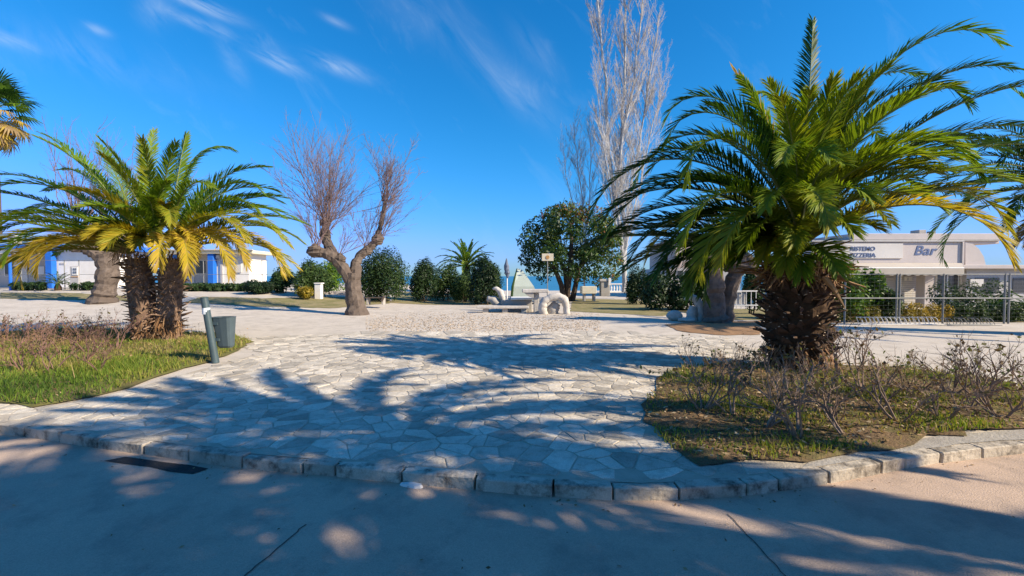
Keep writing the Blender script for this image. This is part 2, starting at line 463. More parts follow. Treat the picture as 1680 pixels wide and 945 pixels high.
M['darkglass'] = mat('dark glass', (0.05, 0.055, 0.06), 0.15, spec=0.6)
M['blueletter'] = mat('blue lettering', (0.11, 0.16, 0.30), 0.6)
M['greyletter'] = mat('slate lettering', (0.13, 0.16, 0.22), 0.6)
M['tentgreen'] = mat('pale green canvas', (0.43, 0.48, 0.42), 0.8, (0.38, 0.43, 0.37), 2)
M['cream'] = mat('cream sign', (0.70, 0.63, 0.46), 0.6)
M['orange'] = mat('ochre emblem', (0.50, 0.28, 0.10), 0.6)
M['sea'] = mat('sea water', (0.02, 0.17, 0.27), 0.35, (0.016, 0.13, 0.22), 0.02, 0.3, 0.4, 0.5, coord='World')
M['housepink'] = mat('pale pink house', (0.52, 0.43, 0.38), 0.9, (0.46, 0.38, 0.34), 1, coord='World')
M['darkwood'] = mat('dark bench wood', (0.12, 0.09, 0.07), 0.8, (0.07, 0.055, 0.045), 6)

# ------------------------------------------------------------------ kerb line
KPX = [(0, 712), (80, 723), (160, 735), (280, 752), (400, 768), (490, 777), (580, 785), (690, 796), (800, 806), (900, 815),
       (1000, 821), (1080, 822), (1150, 820), (1240, 813), (1330, 799), (1450, 777), (1560, 757), (1680, 744)]
ROADZ = -0.09
KW = [G(x, y, ROADZ) for x, y in KPX]
KW = [(p.x, p.y) for p in KW]
def extend(p, q, n, step, bend):
    dx, dy = p[0] - q[0], p[1] - q[1]
    l = sqrt(dx * dx + dy * dy); dx /= l; dy /= l
    r = []
    x, y = p
    for i in range(n):
        dy *= bend
        l = sqrt(dx * dx + dy * dy); dx /= l; dy /= l
        x += dx * step; y += dy * step
        r.append((x, y))
    return r
left_ext = extend(KW[0], KW[1], 14, 1.0, 0.86)
right_ext = extend(KW[-1], KW[-2], 14, 1.0, 0.86)
KLINE = list(reversed(left_ext)) + KW + right_ext
KLINE = [(-400, KLINE[0][1])] + KLINE + [(400, KLINE[-1][1])]
kxs = np.array([p[0] for p in KLINE]); kys = np.array([p[1] for p in KLINE])
def kerbY(x):
    return float(np.interp(x, kxs, kys))

# ------------------------------------------------------------------ ground sheets
def sheet(name, xs, ys_of, m, zf, kind=True):
    mb = MB()
    nx = len(xs); rows = None
    for x in xs:
        ys = ys_of(x)
        for y in ys:
            mb.v.append((x, y, zf(x, y)))
        rows = len(ys)
    mb.t = [0.5] * len(mb.v)
    for i in range(nx - 1):
        for j in range(rows - 1):
            mb.f.append((i * rows + j, (i + 1) * rows + j, (i + 1) * rows + j + 1, i * rows + j + 1)); mb.m.append(0)
    return struct(mb.build(name, m, None, True))
xs = [-400, -200, -100, -60, -45] + list(np.arange(-36, 36.1, 1.0)) + [45, 60, 100, 200, 400]
def plaza_rows(x):
    k = kerbY(x) + 0.07
    return [k + (12 - k) * i / 4 for i in range(5)] + list(np.arange(13, 47.1, 1.0))
sheet('ground', xs, plaza_rows, M['plaza'], lambda x, y: gz(x, y))
sheet('road', [-400, -60, -20, 0, 20, 60, 400], lambda x: [-250, -60, -10, 0, 12], M['road'], lambda x, y: ROADZ)
mb = MB(); mb.add([(-9000, 40, -3), (9000, 40, -3), (9000, 15000, -3), (-9000, 15000, -3)], [(0, 1, 2, 3)])
struct(mb.build('sea', M['sea']))

def inpoly(x, y, poly):
    c = False; n = len(poly); j = n - 1
    for i in range(n):
        xi, yi = poly[i][0], poly[i][1]; xj, yj = poly[j][0], poly[j][1]
        if (yi > y) != (yj > y) and x < (xj - xi) * (y - yi) / (yj - yi) + xi: c = not c
        j = i
    return c
def patch(name, poly, m, dz=0.008, res=0.6, mound=0.0, kind='structure', wob=0.06, seed=1):
    """a sheet laid on the ground following its slope, cut to a plan polygon"""
    rng = random.Random(seed)
    pts = []
    n = len(poly)
    for i in range(n):
        a, b = Vector(poly[i][:2]), Vector(poly[(i + 1) % n][:2])
        k = max(1, int((b - a).length / 0.25)) if (b - a).length < 30 else 8
        for j in range(k):
            p = a.lerp(b, j / k)
            pts.append((p.x + rng.uniform(-wob, wob), p.y + rng.uniform(-wob, wob)))
    nb = len(pts)
    x0, x1 = min(p[0] for p in pts), max(p[0] for p in pts); y0, y1 = min(p[1] for p in pts), max(p[1] for p in pts)
    P2 = [Vector(p) for p in pts]
    step = max(res, (x1 - x0) / 90, (y1 - y0) / 90)
    yy = y0 + step / 2
    while yy < y1:
        xx_ = x0 + step / 2
        while xx_ < x1:
            qx, qy = xx_ + rng.uniform(-.2, .2) * step, yy + rng.uniform(-.2, .2) * step
            if inpoly(qx, qy, pts): P2.append(Vector((qx, qy)))
            xx_ += step
        yy += step
    from mathutils.geometry import delaunay_2d_cdt
    V2, E2, F2, OV, OE, OF = delaunay_2d_cdt(P2, [(i, (i + 1) % nb) for i in range(nb)], [], 1, 1e-5)
    vs = []
    for i, v in enumerate(V2):
        inner = all(k >= nb for k in OV[i]) and len(OV[i]) > 0
        vs.append((v.x, v.y, gz(v.x, v.y) + dz + (mound if inner else 0.0)))
    fs = []
    for f in F2:
        a_, b_, c_ = (V2[k] for k in f[:3])
        if not inpoly((a_.x + b_.x + c_.x) / 3, (a_.y + b_.y + c_.y) / 3, pts): continue
        if (b_ - a_).cross(c_ - a_) < 0: f = list(reversed(f))
        fs.append(tuple(f))
    me = bpy.data.meshes.new(name); me.from_pydata(vs, [], fs); me.update()
    me.materials.append(m)
    o = bpy.data.objects.new(name, me); link(o)
    o['kind'] = kind
    return o
def gpoly(pxs):
    return [tuple(G(x, y))[:2] for x, y in pxs]
LEFTBED = gpoly([(0, 664), (60, 668), (110, 664), (170, 650), (230, 628), (300, 606), (345, 594), (395, 573), (413, 562), (385, 553), (330, 547), (290, 545), (180, 541)]) \
    + [(-14, 12.3), (-22, 12.0), (-22, 6.6), (-8, 5.6)]
RIGHTBED = gpoly([(1058, 690), (1062, 655), (1085, 622), (1120, 604), (1200, 598), (1300, 598), (1400, 600), (1500, 606), (1600, 622), (1680, 637)]) \
    + [(9.0, 6.0), (12.0, 5.6), (12.0, 4.9), (8.0, 4.75)] + gpoly([(1680, 706), (1560, 714), (1480, 728), (1400, 746), (1330, 757), (1230, 763), (1150, 761), (1105, 748), (1075, 718)])
patch('weedy_bed_soil', LEFTBED, M['turf'], 0.022, 0.5, 0.03, seed=3, wob=.09)
patch('planting_bed_soil', RIGHTBED, M['soil'], 0.022, 0.4, 0.03, seed=4, wob=.09)
patch('red_earth_bed', gpoly([(1090, 533), (1150, 528), (1250, 527), (1250, 549), (1190, 551), (1120, 545)]), M['redsoil'], 0.012, 0.5, 0.02, seed=5)
patch('side_pavement', gpoly([(1330, 757), (1400, 746), (1480, 728), (1560, 714), (1680, 706)]) + [(8, 4.7), (12, 4.9), (12, kerbY(12) + 0.10), (8, kerbY(8) + 0.10), (6, kerbY(6) + 0.10), (4, kerbY(4) + 0.10), (3.0, kerbY(3.0) + 0.10), (2.4, kerbY(2.4) + 0.10)],
      M['pave'], 0.010, 0.5, seed=6, wob=0.02)
def ggpoly(pxs):
    return [tuple(GG(x, y))[:2] for x, y in pxs]
patch('dry_verge', ggpoly([(300, 497), (420, 503), (500, 505), (545, 506), (640, 498), (640, 489), (520, 488), (430, 490), (330, 487)]), M['verge'], 0.012, 1.0, seed=7)
patch('dry_verge', ggpoly([(640, 497), (700, 500), (800, 500), (830, 492), (780, 482), (700, 478), (650, 480)]), M['verge'], 0.012, 1.0, seed=8)
patch('dry_verge', ggpoly([(0, 490), (90, 492), (230, 494), (230, 487), (120, 481), (0, 480)]), M['verge'], 0.012, 1.0, seed=9)
patch('dry_verge', ggpoly([(935, 511), (1090, 519), (1110, 505), (1040, 492), (940, 490)]), M['verge'], 0.012, 1.0, seed=10)  # shadowed ground put in as a darker verge-coloured sheet
patch('dry_verge', [(7.5, 15.5), (30, 13.7), (30, 20), (7.5, 21)], M['verge'], 0.010, 1.0, seed=12)

# road seams, asphalt patch, litter
def strip(name, pts, w, m, z):
    mb = MB(); vs = []
    for i, p in enumerate(pts):
        p = Vector(p)
        t = (Vector(pts[min(i + 1, len(pts) - 1)]) - Vector(pts[max(i - 1, 0)])).normalized()
        nrm = Vector((-t.y, t.x, 0))
        vs += [(*(p + nrm * w).xy, z), (*(p - nrm * w).xy, z)]
    fs = [(2 * i, 2 * i + 1, 2 * i + 3, 2 * i + 2) for i in range(len(pts) - 1)]
    mb.add(vs, fs)
    return struct(mb.build(name, m))
def wob_line(a, b, n, w, seed):
    r = random.Random(seed)
    return [a.lerp(b, i / n) + Vector((r.uniform(-w, w), r.uniform(-w, w), 0)) for i in range(n + 1)]
strip('road_seam', wob_line(G(1195, 845, ROADZ), G(1330, 990, ROADZ), 14, 0.006, 1), 0.004, M['seam'], ROADZ + 0.004)
strip('road_seam', wob_line(G(500, 862, ROADZ), G(385, 960, ROADZ), 14, 0.008, 2), 0.005, M['seam'], ROADZ + 0.004)
pp = [tuple(G(x, y, ROADZ))[:2] for x, y in [(170, 757), (204, 750), (345, 769), (318, 779)]]
o = patch('asphalt_patch', pp, M['patch'], ROADZ + 0.005, 0.3, wob=0.014, seed=11)

mb = MB(); rl = random.Random(3)
c0 = G(677, 798, ROADZ)
ring = []
for k in range(10):
    a = 2 * pi * k / 10
    ring.append((0.105 * cos(a) * rl.uniform(.8, 1.1), 0.035 * sin(a) * rl.uniform(.8, 1.1)))
vs = [(x, y, 0.0) for x, y in ring] + [(x * .85, y * .85, 0.022) for x, y in ring]
mb.add(vs, [tuple(range(10, 20)), tuple(reversed(range(10)))] + [(k, (k + 1) % 10, 10 + (k + 1) % 10, 10 + k) for k in range(10)])
o = mb.build('stone_chip', M['white']); o.location = (c0.x, c0.y, ROADZ + 0.001); o.rotation_euler = (0, 0, radians(-12))
tag(o, 'flat white stone chip lying on the road against the kerb', 'stone')

# ------------------------------------------------------------------ kerb stones
kerb_root = bpy.data.objects.new('kerb', None); link(kerb_root); struct(kerb_root)
rk = random.Random(11)
def kerb_pts(x0, x1, step=0.02):
    out = []; x = x0
    while x < x1:
        out.append((x, kerbY(x))); x += step
    return out
kp = kerb_pts(-14, 12)
# arc length walk
cum = [0.0]
for i in range(1, len(kp)):
    cum.append(cum[-1] + math.dist(kp[i], kp[i - 1]))
cum = np.array(cum); kpx = np.array([p[0] for p in kp]); kpy = np.array([p[1] for p in kp])
s = 0.0
while s < cum[-1] - 0.7:
    L = rk.choice([0.3, 0.38, 0.45, 0.5, 0.55, 0.6, 0.62])
    a = Vector((np.interp(s + 0.010, cum, kpx), np.interp(s + 0.010, cum, kpy), 0))
    b = Vector((np.interp(s + L - 0.010, cum, kpx), np.interp(s + L - 0.010, cum, kpy), 0))
    t = (b - a).normalized(); nrm = Vector((-t.y, t.x, 0))
    dz = rk.uniform(-0.006, 0.010); off = rk.uniform(-0.008, 0.008)
    dep = rk.uniform(0.10, 0.13)
    mb = MB(); vs = []
    for z in (ROADZ - 0.04, 0.006 + dz):
        for q, e in ((a, 0), (b, 0), (b, dep), (a, dep)):
            p = q + nrm * (e + off)
            vs.append((p.x + rk.uniform(-.003, .003), p.y + rk.uniform(-.006, .006), z + rk.uniform(-.004, .004)))
    mb.add(vs, [(3, 2, 1, 0), (4, 5, 6, 7), (0, 1, 5, 4), (1, 2, 6, 5), (2, 3, 7, 6), (3, 0, 4, 7)])
    tt = rk.uniform(0, 1)
    mb.t = [tt] * 8
    o = mb.build('kerb_stone', M['kerb'], kerb_root)
    bevel_obj(o, rk.uniform(0.005, 0.011))
    s += L

# ------------------------------------------------------------------ flagstones
rf = random.Random(21)
base_poly = []
xx = np.linspace(-9.5, 3.3, 40)
for x in xx: base_poly.append((x, kerbY(x) + 0.09))
PAVE_OUT = base_poly + [(3.4, 4.6), (2.2, 5.2), (4.2, 7.5), (5.2, 9.0), (5.6, 11.2), (2.5, 11.9), (-1, 12.1), (-4, 11.8), (-6.5, 11.3), (-7.2, 10.2), (-5.2, 9.0), (-5.4, 6.0), (-9.5, 6.5)]
paving = patch('stone_paving', PAVE_OUT, M['mortar'], 0.006, 0.8, wob=0.01, seed=13)
sp = 0.195
gx0, gy0 = -10.0, 2.6
nxg, nyg = int(17 / sp), int(10.2 / sp)
seeds = {}
for i in range(nxg):
    for j in range(nyg):
        seeds[(i, j)] = (gx0 + (i + rf.uniform(-0.05, 1.05)) * sp, gy0 + (j + rf.uniform(-0.05, 1.05)) * sp * 0.9)
# knock out some seeds so a few stones come out large
for k in list(seeds):
    if rf.random() < 0.27: del seeds[k]
def clip(poly, px, py, nx, ny):
    out = []
    n = len(poly)
    for i in range(n):
        a, b = poly[i], poly[(i + 1) % n]
        da = (a[0] - px) * nx + (a[1] - py) * ny; db = (b[0] - px) * nx + (b[1] - py) * ny
        if da <= 0: out.append(a)
        if (da < 0 < db) or (db < 0 < da):
            t = da / (da - db); out.append((a[0] + (b[0] - a[0]) * t, a[1] + (b[1] - a[1]) * t))
    return out
stones = []
for (i, j), (sx, sy) in seeds.items():
    if not inpoly(sx, sy, PAVE_OUT) or sy < kerbY(sx) + 0.17: continue
    if inpoly(sx, sy, LEFTBED) or inpoly(sx, sy, RIGHTBED): continue
    poly = [(sx - .6, sy - .6), (sx + .6, sy - .6), (sx + .6, sy + .6), (sx - .6, sy + .6)]
    for di in range(-3, 4):
        for dj in range(-3, 4):
            if (di or dj) and (i + di, j + dj) in seeds:
                qx, qy = seeds[(i + di, j + dj)]
                dx, dy = qx - sx, qy - sy
                l = sqrt(dx * dx + dy * dy)
                if l < 1e-4: continue
                poly = clip(poly, (sx + qx) / 2 - dx / l * 0.004, (sy + qy) / 2 - dy / l * 0.004, dx / l, dy / l)
                if len(poly) < 3: break
        if len(poly) < 3: break
    if len(poly) < 3: continue
    cx_ = sum(p[0] for p in poly) / len(poly); cy_ = sum(p[1] for p in poly) / len(poly)
    # keep behind kerb
    lim = kerbY(cx_) + 0.20
    pts = []
    for q, p in enumerate(poly):
        nx_ = poly[(q + 1) % len(poly)]
        el = math.dist(p, nx_)
        for t in ((0.0, 0.5) if el > 0.16 else (0.0,)):
            x = p[0] + (nx_[0] - p[0]) * t; y = p[1] + (nx_[1] - p[1]) * t
            k = rf.uniform(0.94, 1.0)
            x = cx_ + (x - cx_) * k; y = cy_ + (y - cy_) * k
            pts.append((x, max(y, kerbY(x) + 0.135)))
    stones.append((cy_, cx_, pts))
stones.sort(key=lambda s_: (s_[0] ** 2 + s_[1] ** 2))
def stone_mesh(mb, pts, cx_, cy_, local):
    n = len(pts); h = rf.uniform(0.005, 0.011); tx, ty = rf.uniform(-.012, .012), rf.uniform(-.012, .012)
    ox, oy = (cx_, cy_) if local else (0, 0)
    lo = [(x - ox, y - oy, 0.002) for x, y in pts]
    md = [(x - ox, y - oy, h - 0.003 + (x - cx_) * tx + (y - cy_) * ty) for x, y in pts]
    hi = [(cx_ - ox + (x - cx_) * .93, cy_ - oy + (y - cy_) * .93, h + (x - cx_) * tx + (y - cy_) * ty) for x, y in pts]
    fs = [tuple(range(2 * n, 3 * n))]
    for k in range(n):
        k2 = (k + 1) % n
        fs += [(k, k2, n + k2, n + k), (n + k, n + k2, 2 * n + k2, 2 * n + k)]
    r = rf.random()
    mb.add(lo + md + hi, fs, 0, r if r > 0.12 else r * 0.5)
def seen(c):
    cy_, cx_ = c[0], c[1]
    return abs(cx_) / max(cy_, .1) < 1.24
vis = [s_ for s_ in stones if seen(s_)]
near = vis[:300]; nearset = set(id(s_) for s_ in near)
for cy_, cx_, pts in near:
    mb = MB(); stone_mesh(mb, pts, cx_, cy_, True)
    o = mb.build('paving_stone', M['flag'], paving); o.location = (cx_, cy_, 0.004)
mb = MB()
for s_ in stones:
    if id(s_) in nearset: continue
    stone_mesh(mb, s_[2], s_[1], s_[0], False)
o = mb.build('paving_stones', M['flag'], paving); o.location = (0, 0, 0.004); stuff(o)

# pebbles set in the strip beyond the flagstones
rs = np.random.RandomState(5)
mb = MB()
for i in range(5200):
    px, py = rs.uniform(600, 985), rs.uniform(511, 548)
    if rs.rand() > min(1, (1 - abs(py - 529) / 20) * 1.6): continue
    p = G(px, py)
    r = rs.uniform(.014, .042)
    a = rs.uniform(0, 6.28)
    vs = [(p.x + r * cos(a + k * 1.257) * rs.uniform(.7, 1.1), p.y + r * sin(a + k * 1.257) * rs.uniform(.7, 1.1), .006) for k in range(5)]
    vs += [(p.x + rs.uniform(-.01, .01), p.y, .006 + r * .35)]
    mb.add(vs, [(k, (k + 1) % 5, 5) for k in range(5)], 0, float(rs.choice([0.0, 0.1, .25, .6, .9, 1.0])))
o = mb.build('pebbles', M['pebble']); stuff(o)
tag(o, 'scattered cream and brown pebbles set across the plaza beyond the flagstones', 'pebbles')

# ------------------------------------------------------------------ grass, litter
def blades(name, poly, n, hmin, hmax, tintf, m, seed, dens=None, z0=0.04):
    rs_ = np.random.RandomState(seed)
    xs_ = [p[0] for p in poly]; ys_ = [p[1] for p in poly]
    V_, F_, T_ = [], [], []
    c = 0
    tries = 0
    while c < n and tries < n * 12:
        tries += 1
        x = rs_.uniform(min(xs_), max(xs_)); y = rs_.uniform(min(ys_), max(ys_))
        if not inpoly(x, y, poly): continue
        d = 1.0 if dens is None else dens(x, y)
        if rs_.rand() > d: continue
        a = rs_.uniform(0, 6.28); h = rs_.uniform(hmin, hmax) * (0.5 + 0.5 * d); w = rs_.uniform(.004, .009)
        lx, ly = rs_.normal(0, .35, 2) * h
        b = len(V_)
        V_ += [(x - w * cos(a), y - w * sin(a), z0), (x + w * cos(a), y + w * sin(a), z0),
               (x + lx * .4 + w * .7 * cos(a), y + ly * .4 + w * .7 * sin(a), z0 + h * .6),
               (x + lx * .4 - w * .7 * cos(a), y + ly * .4 - w * .7 * sin(a), z0 + h * .6), (x + lx, y + ly, z0 + h)]
        F_ += [(b, b + 1, b + 2, b + 3), (b + 3, b + 2, b + 4)]
        t = float(np.clip(tintf(x, y, rs_), 0, 1))
        T_ += [t] * 5
        c += 1
    mb_ = MB(); mb_.v = V_; mb_.f = F_; mb_.t = T_; mb_.m = [0] * len(F_)
    return stuff(mb_.build(name, m))
def vnoise(x, y, s_, k=0):
    return 0.5 + 0.25 * (sin(x * s_ * 1.7 + k) + sin(y * s_ * 2.3 + x * s_ * 0.9 + 1.3 * k)) 
def lb_dens(x, y):
    edge = sst(0, 1.0, y - kerbY(x) - 0.9)
    near_kerb = 1.0 - sst(6.5, 9.0, y)
    return max(0.12, 0.35 + 0.65 * vnoise(x, y, 1.1, 2)) * (0.55 + 0.45 * near_kerb)
LB_VIS = [p for p in LEFTBED]
o = blades('grass', [(max(-13.5, p[0]), p[1]) for p in LEFTBED], 26000, .05, .17,
           lambda x, y, r: 0.22 + 0.42 * sst(5.6, 8.0, y) + 0.45 * (vnoise(x, y, 1.6, 4) - 0.5) + r.normal(0, .16), M['grass'], 31, lb_dens)
tag(o, 'bright green weedy grass in the bed at the left kerb', 'grass')
o = blades('grass', RIGHTBED, 15000, .025, .10, lambda x, y, r: 0.62 + 0.3 * (vnoise(x, y, 2, 1) - .5) + r.normal(0, .2), M['grass'], 32,
           lambda x, y: max(0.06, vnoise(x, y, 1.9, 5) * 1.3 - .2))
tag(o, 'sparse short grass in the soil bed under the right palm', 'grass')
def stalks(name, poly, n, hmin, hmax, seed, dens):
    rs_ = np.random.RandomState(seed); rg = random.Random(seed); mb_ = MB(); c = 0
    xs_ = [p[0] for p in poly]; ys_ = [p[1] for p in poly]
    while c < n:
        x = rs_.uniform(min(xs_), max(xs_)); y = rs_.uniform(min(ys_), max(ys_))
        if not inpoly(x, y, poly) or rs_.rand() > dens(x, y): continue
        h = rs_.uniform(hmin, hmax); lx, ly = rs_.normal(0, .22, 2) * h
        a = rs_.uniform(0, 6.28); w = rs_.uniform(.0025, .005)
        t = float(rs_.uniform(0.1, .9))
        dx, dy = w * cos(a), w * sin(a)
        mb_.add([(x - dx, y - dy, .04), (x + dx, y + dy, .04), (x + lx * .5 + dx * .7, y + ly * .5 + dy * .7, h * .6), (x + lx * .5 - dx * .7, y + ly * .5 - dy * .7, h * .6), (x + lx, y + ly, h)], [(0, 1, 2, 3), (3, 2, 4)], 0, t)
        for k in range(rg.choice([0, 1, 2, 3])):
            s_ = rs_.uniform(.4, 1.0); px_, py_, pz_ = x + lx * s_, y + ly * s_, .04 + (h - .04) * s_
            b = rs_.uniform(0, 6.28); l = rs_.uniform(.02, .055)
            mb_.add([(px_, py_, pz_), (px_ + l * cos(b), py_ + l * sin(b), pz_ + l * .3), (px_ + l * .6 * cos(b + .5), py_ + l * .6 * sin(b + .5), pz_ + l * .6)], [(0, 1, 2)], 0, float(rs_.uniform(0, .7)))
        c += 1
    return stuff(mb_.build(name, M['litter']))
o = stalks('dry_stalks', [(max(-13.5, p[0]), p[1]) for p in LEFTBED], 1500, .12, .42, 45, lambda x, y: sst(6.0, 9.0, y) * (0.35 + .65 * vnoise(x, y, 2.2, 3)) * (1 if x < -9.2 else .25) + .02)
tag(o, 'dry brown weed stalks standing in the back of the left bed', 'weeds')
def litter(name, poly, n, size, seed, xmax=99):
    rs_ = np.random.RandomState(seed)
    xs_ = [p[0] for p in poly]; ys_ = [p[1] for p in poly]
    pts = []
    while len(pts) < n:
        x = rs_.uniform(min(xs_), min(xmax, max(xs_))); y = rs_.uniform(min(ys_), max(ys_))
        if inpoly(x, y, poly): pts.append((x, y, 0.058 + rs_.uniform(0, .015)))
    C = np.array(pts)
    nrm = unit(rs_.normal(size=(n, 3)) * .35 + np.array([0, 0, 1.0]))
    a = unit(np.cross(nrm, rs_.normal(size=(n, 3)))); b = np.cross(nrm, a)
    s_ = size * rs_.uniform(.5, 1.4, (n, 1))
    return stuff(quads_obj(name, C, a * s_, b * s_ * .5, rs_.uniform(0, 1, n), M['litter']))
o = litter('leaf_litter', RIGHTBED, 5200, .026, 41, 9)
tag(o, 'dry brown fallen leaves on the soil under the right palm', 'leaf litter')
o = litter('leaf_litter', [(max(-13, p[0]), p[1]) for p in LEFTBED], 900, .024, 42)
tag(o, 'dry fallen leaves among the grass of the left bed', 'leaf litter')
rs = np.random.RandomState(77)
pts = []
for i in range(110):
    x = rs.uniform(-4.8, 4.6); pts.append((x, kerbY(x) - abs(rs.normal(0, .10)) - .02, ROADZ + .008))
for i in range(45):
    pts.append((rs.uniform(-4, 4), rs.uniform(2.0, 3.4), ROADZ + .008))
pts = [p for p in pts if p[1] < kerbY(p[0]) - .01]
C = np.array(pts); n = len(C)
nrm = unit(rs.normal(size=(n, 3)) * .3 + np.array([0, 0, 1.0])); a_ = unit(np.cross(nrm, rs.normal(size=(n, 3)))); b_ = np.cross(nrm, a_)
s_ = .012 * rs.uniform(.4, 1.5, (n, 1))
o = stuff(quads_obj('fallen_leaves', C, a_ * s_, b_ * s_ * .5, rs.uniform(0, .8, n), M['litter']))
tag(o, 'small dry leaves and grit lying along the gutter of the road', 'leaf litter')
#PART2
# ------------------------------------------------------------------ palms
def frond_mb(rng, L, e0, droop, tint, npairs=58, lmax=0.44, pw=1.7, wleaf=0.017, vee=32, twist=0.0, sag=0.16, side_bend=0.0, r0=0.024, start=0.13):
    """one feather frond from the origin, heading +X, e0/droop in degrees; slot 0 leaflets, slot 1 rachis"""
    n = 16
    pts = [Vector((0, 0, 0))]; tans = []
    yaw = 0.0
    for i in range(n):
        s = (i + 0.5) / n
        e = radians(e0 - droop * s ** pw)
        yaw = radians(side_bend) * s ** 1.5
        t = Vector((cos(e) * cos(yaw), cos(e) * sin(yaw), sin(e)))
        tans.append(t); pts.append(pts[-1] + t * (L / n))
    mb = MB()
    rr = [r0 * (1.5 - s_ / n) * (1 - 0.75 * s_ / n) if s_ else r0 * 2.0 for s_ in range(n + 1)]
    mb.tube(pts, rr, 4, 1, 0.25 + 0.6 * max(0, tint - .3), cap=False)
    lt0 = tint
    for i in range(npairs):
        s = start + (1 - start) * (i + 0.5) / npairs
        k = min(n - 1, int(s * n)); fr = s * n - k
        base = pts[k].lerp(pts[k + 1], fr); T = tans[k]
        Sd = Vector((-T.y, T.x, 0))
        if Sd.length < 1e-3: Sd = Vector((0, 1, 0))
        Sd.normalize()
        Nn = T.cross(Sd) * -1
        if Nn.z < 0 and abs(e0) < 80: Nn = -Nn
        q = (s - 0.5) / 0.66
        prof = max(0.22, 1 - q * q)
        if s < start + .1: prof *= 0.55
        ang = radians(56 - 34 * s)
        for sg in (-1, 1):
            if rng.random() < 0.03: continue
            a = ang + rng.gauss(0, .055); v = radians(vee + rng.gauss(0, 9)) * (1 - .3 * s)
            l = lmax * prof * rng.uniform(.85, 1.12)
            d = (T * cos(a) + (Sd * sg * cos(v) + Nn * sin(v)) * sin(a)).normalized()
            w = (T - d * T.dot(d))
            if w.length < 1e-3: w = Sd.copy()
            w.normalize(); w = (w + Nn * rng.uniform(-.4, .4)).normalized() * wleaf * rng.uniform(.8, 1.15)
            g = sag * rng.uniform(.4, 1.6)
            mid = base + d * l * .55 - Vector((0, 0, g * l * .22))
            tip = base + d * l - Vector((0, 0, g * l))
            tt = lt0 + rng.gauss(0, .045) + 0.05 * (s > .9)
            mb.add([base - w * .5, base + w * .5, mid + w, mid - w, tip], [(0, 1, 2, 3), (3, 2, 4)], 0, min(1, max(0, tt)))
    return mb
def crown_fronds(rng, root, centre, specs, name='frond', rise=0.0, **kw):
    """specs: (azimuth deg, e0, length, droop, tint)"""
    for sp_ in specs:
        az, e0, L, dr, ti = sp_[:5]
        extra = dict(kw)
        if len(sp_) > 5: extra.update(sp_[5])
        mb = frond_mb(rng, L, e0, dr, ti, **extra)
        o = mb.build(name, [M['palm'], M['rachis']], root)
        a = radians(az)
        off = 0.16 * cos(radians(max(0, e0)))
        o.location = (centre[0] + off * cos(a), centre[1] + off * sin(a), centre[2] + rng.uniform(-.08, .08) + rise * min(1, max(0, e0 / 60)) - (0 if rise else 0.0035 * (60 - e0)))
        o.rotation_euler = (rng.uniform(-.25, .25) if e0 < 60 else rng.uniform(-.6, .6), 0, a)
        # roll about own heading: apply as local X first
        o.rotation_euler = (Matrix.Rotation(a, 3, 'Z') @ Matrix.Rotation(rng.uniform(-.18, .18), 3, 'X')).to_euler()
def auto_specs(rng, n, Lr, e_top=86, e_bot=-12, yellow=0.0, base_t=0.28, az0=0.0, tb=95):
    out = []
    for i in range(n):
        t = (i + .5) / n
        az = az0 + i * 137.508
        e0 = e_top + (e_bot - e_top) * t ** 0.85 + rng.uniform(-6, 6)
        L = Lr[0] + (Lr[1] - Lr[0]) * min(1, t * 1.5) * rng.uniform(.9, 1.05)
        dr = 22 + (tb - 22) * min(1, t * 1.25) + rng.uniform(-12, 12)
        ti = base_t + rng.uniform(-.13, .12) + max(0, t - .6) * 2.4 * yellow
        out.append((az % 360, e0, L, dr, ti))
    return out

def stub_meshes(L=0.22, w=0.085, h=0.03, k=4, seed=1, m='stubside'):
    """old cut leaf bases: a flattened wedge pointing out along +X"""
    rng = random.Random(seed)
    out = []
    for q in range(k):
        mb = MB()
        vs = []
        for x, ww, hh, z in ((-0.06, w * 1.1, h * 1.2, 0.0), (L * .5, w * rng.uniform(.7, .95), h * rng.uniform(.8, 1.1), L * .10), (L * rng.uniform(.85, 1.1), w * rng.uniform(.15, .5), h * rng.uniform(.35, .6), L * rng.uniform(-.1, .35))):
            j = lambda: rng.uniform(-.008, .008)
            vs += [(x + j(), -ww + j(), z - hh * .2), (x + j(), ww + j(), z - hh * .2), (x + j(), ww * .6, z + hh), (x + j(), -ww * .6, z + hh)]
        fs = []; ms = []
        for s_ in range(2):
            for e in range(4):
                e2 = (e + 1) % 4
                fs.append((s_ * 4 + e, s_ * 4 + e2, s_ * 4 + 4 + e2, s_ * 4 + 4 + e))
        mb.add(vs, fs, 0)
        mb.add(vs[8:12], [(0, 1, 2, 3)], 1)
        o = mb.build('leaf_base', [M[m], M['stubcut']])
        me = o.data; bpy.data.objects.remove(o); out.append(me)
    return out
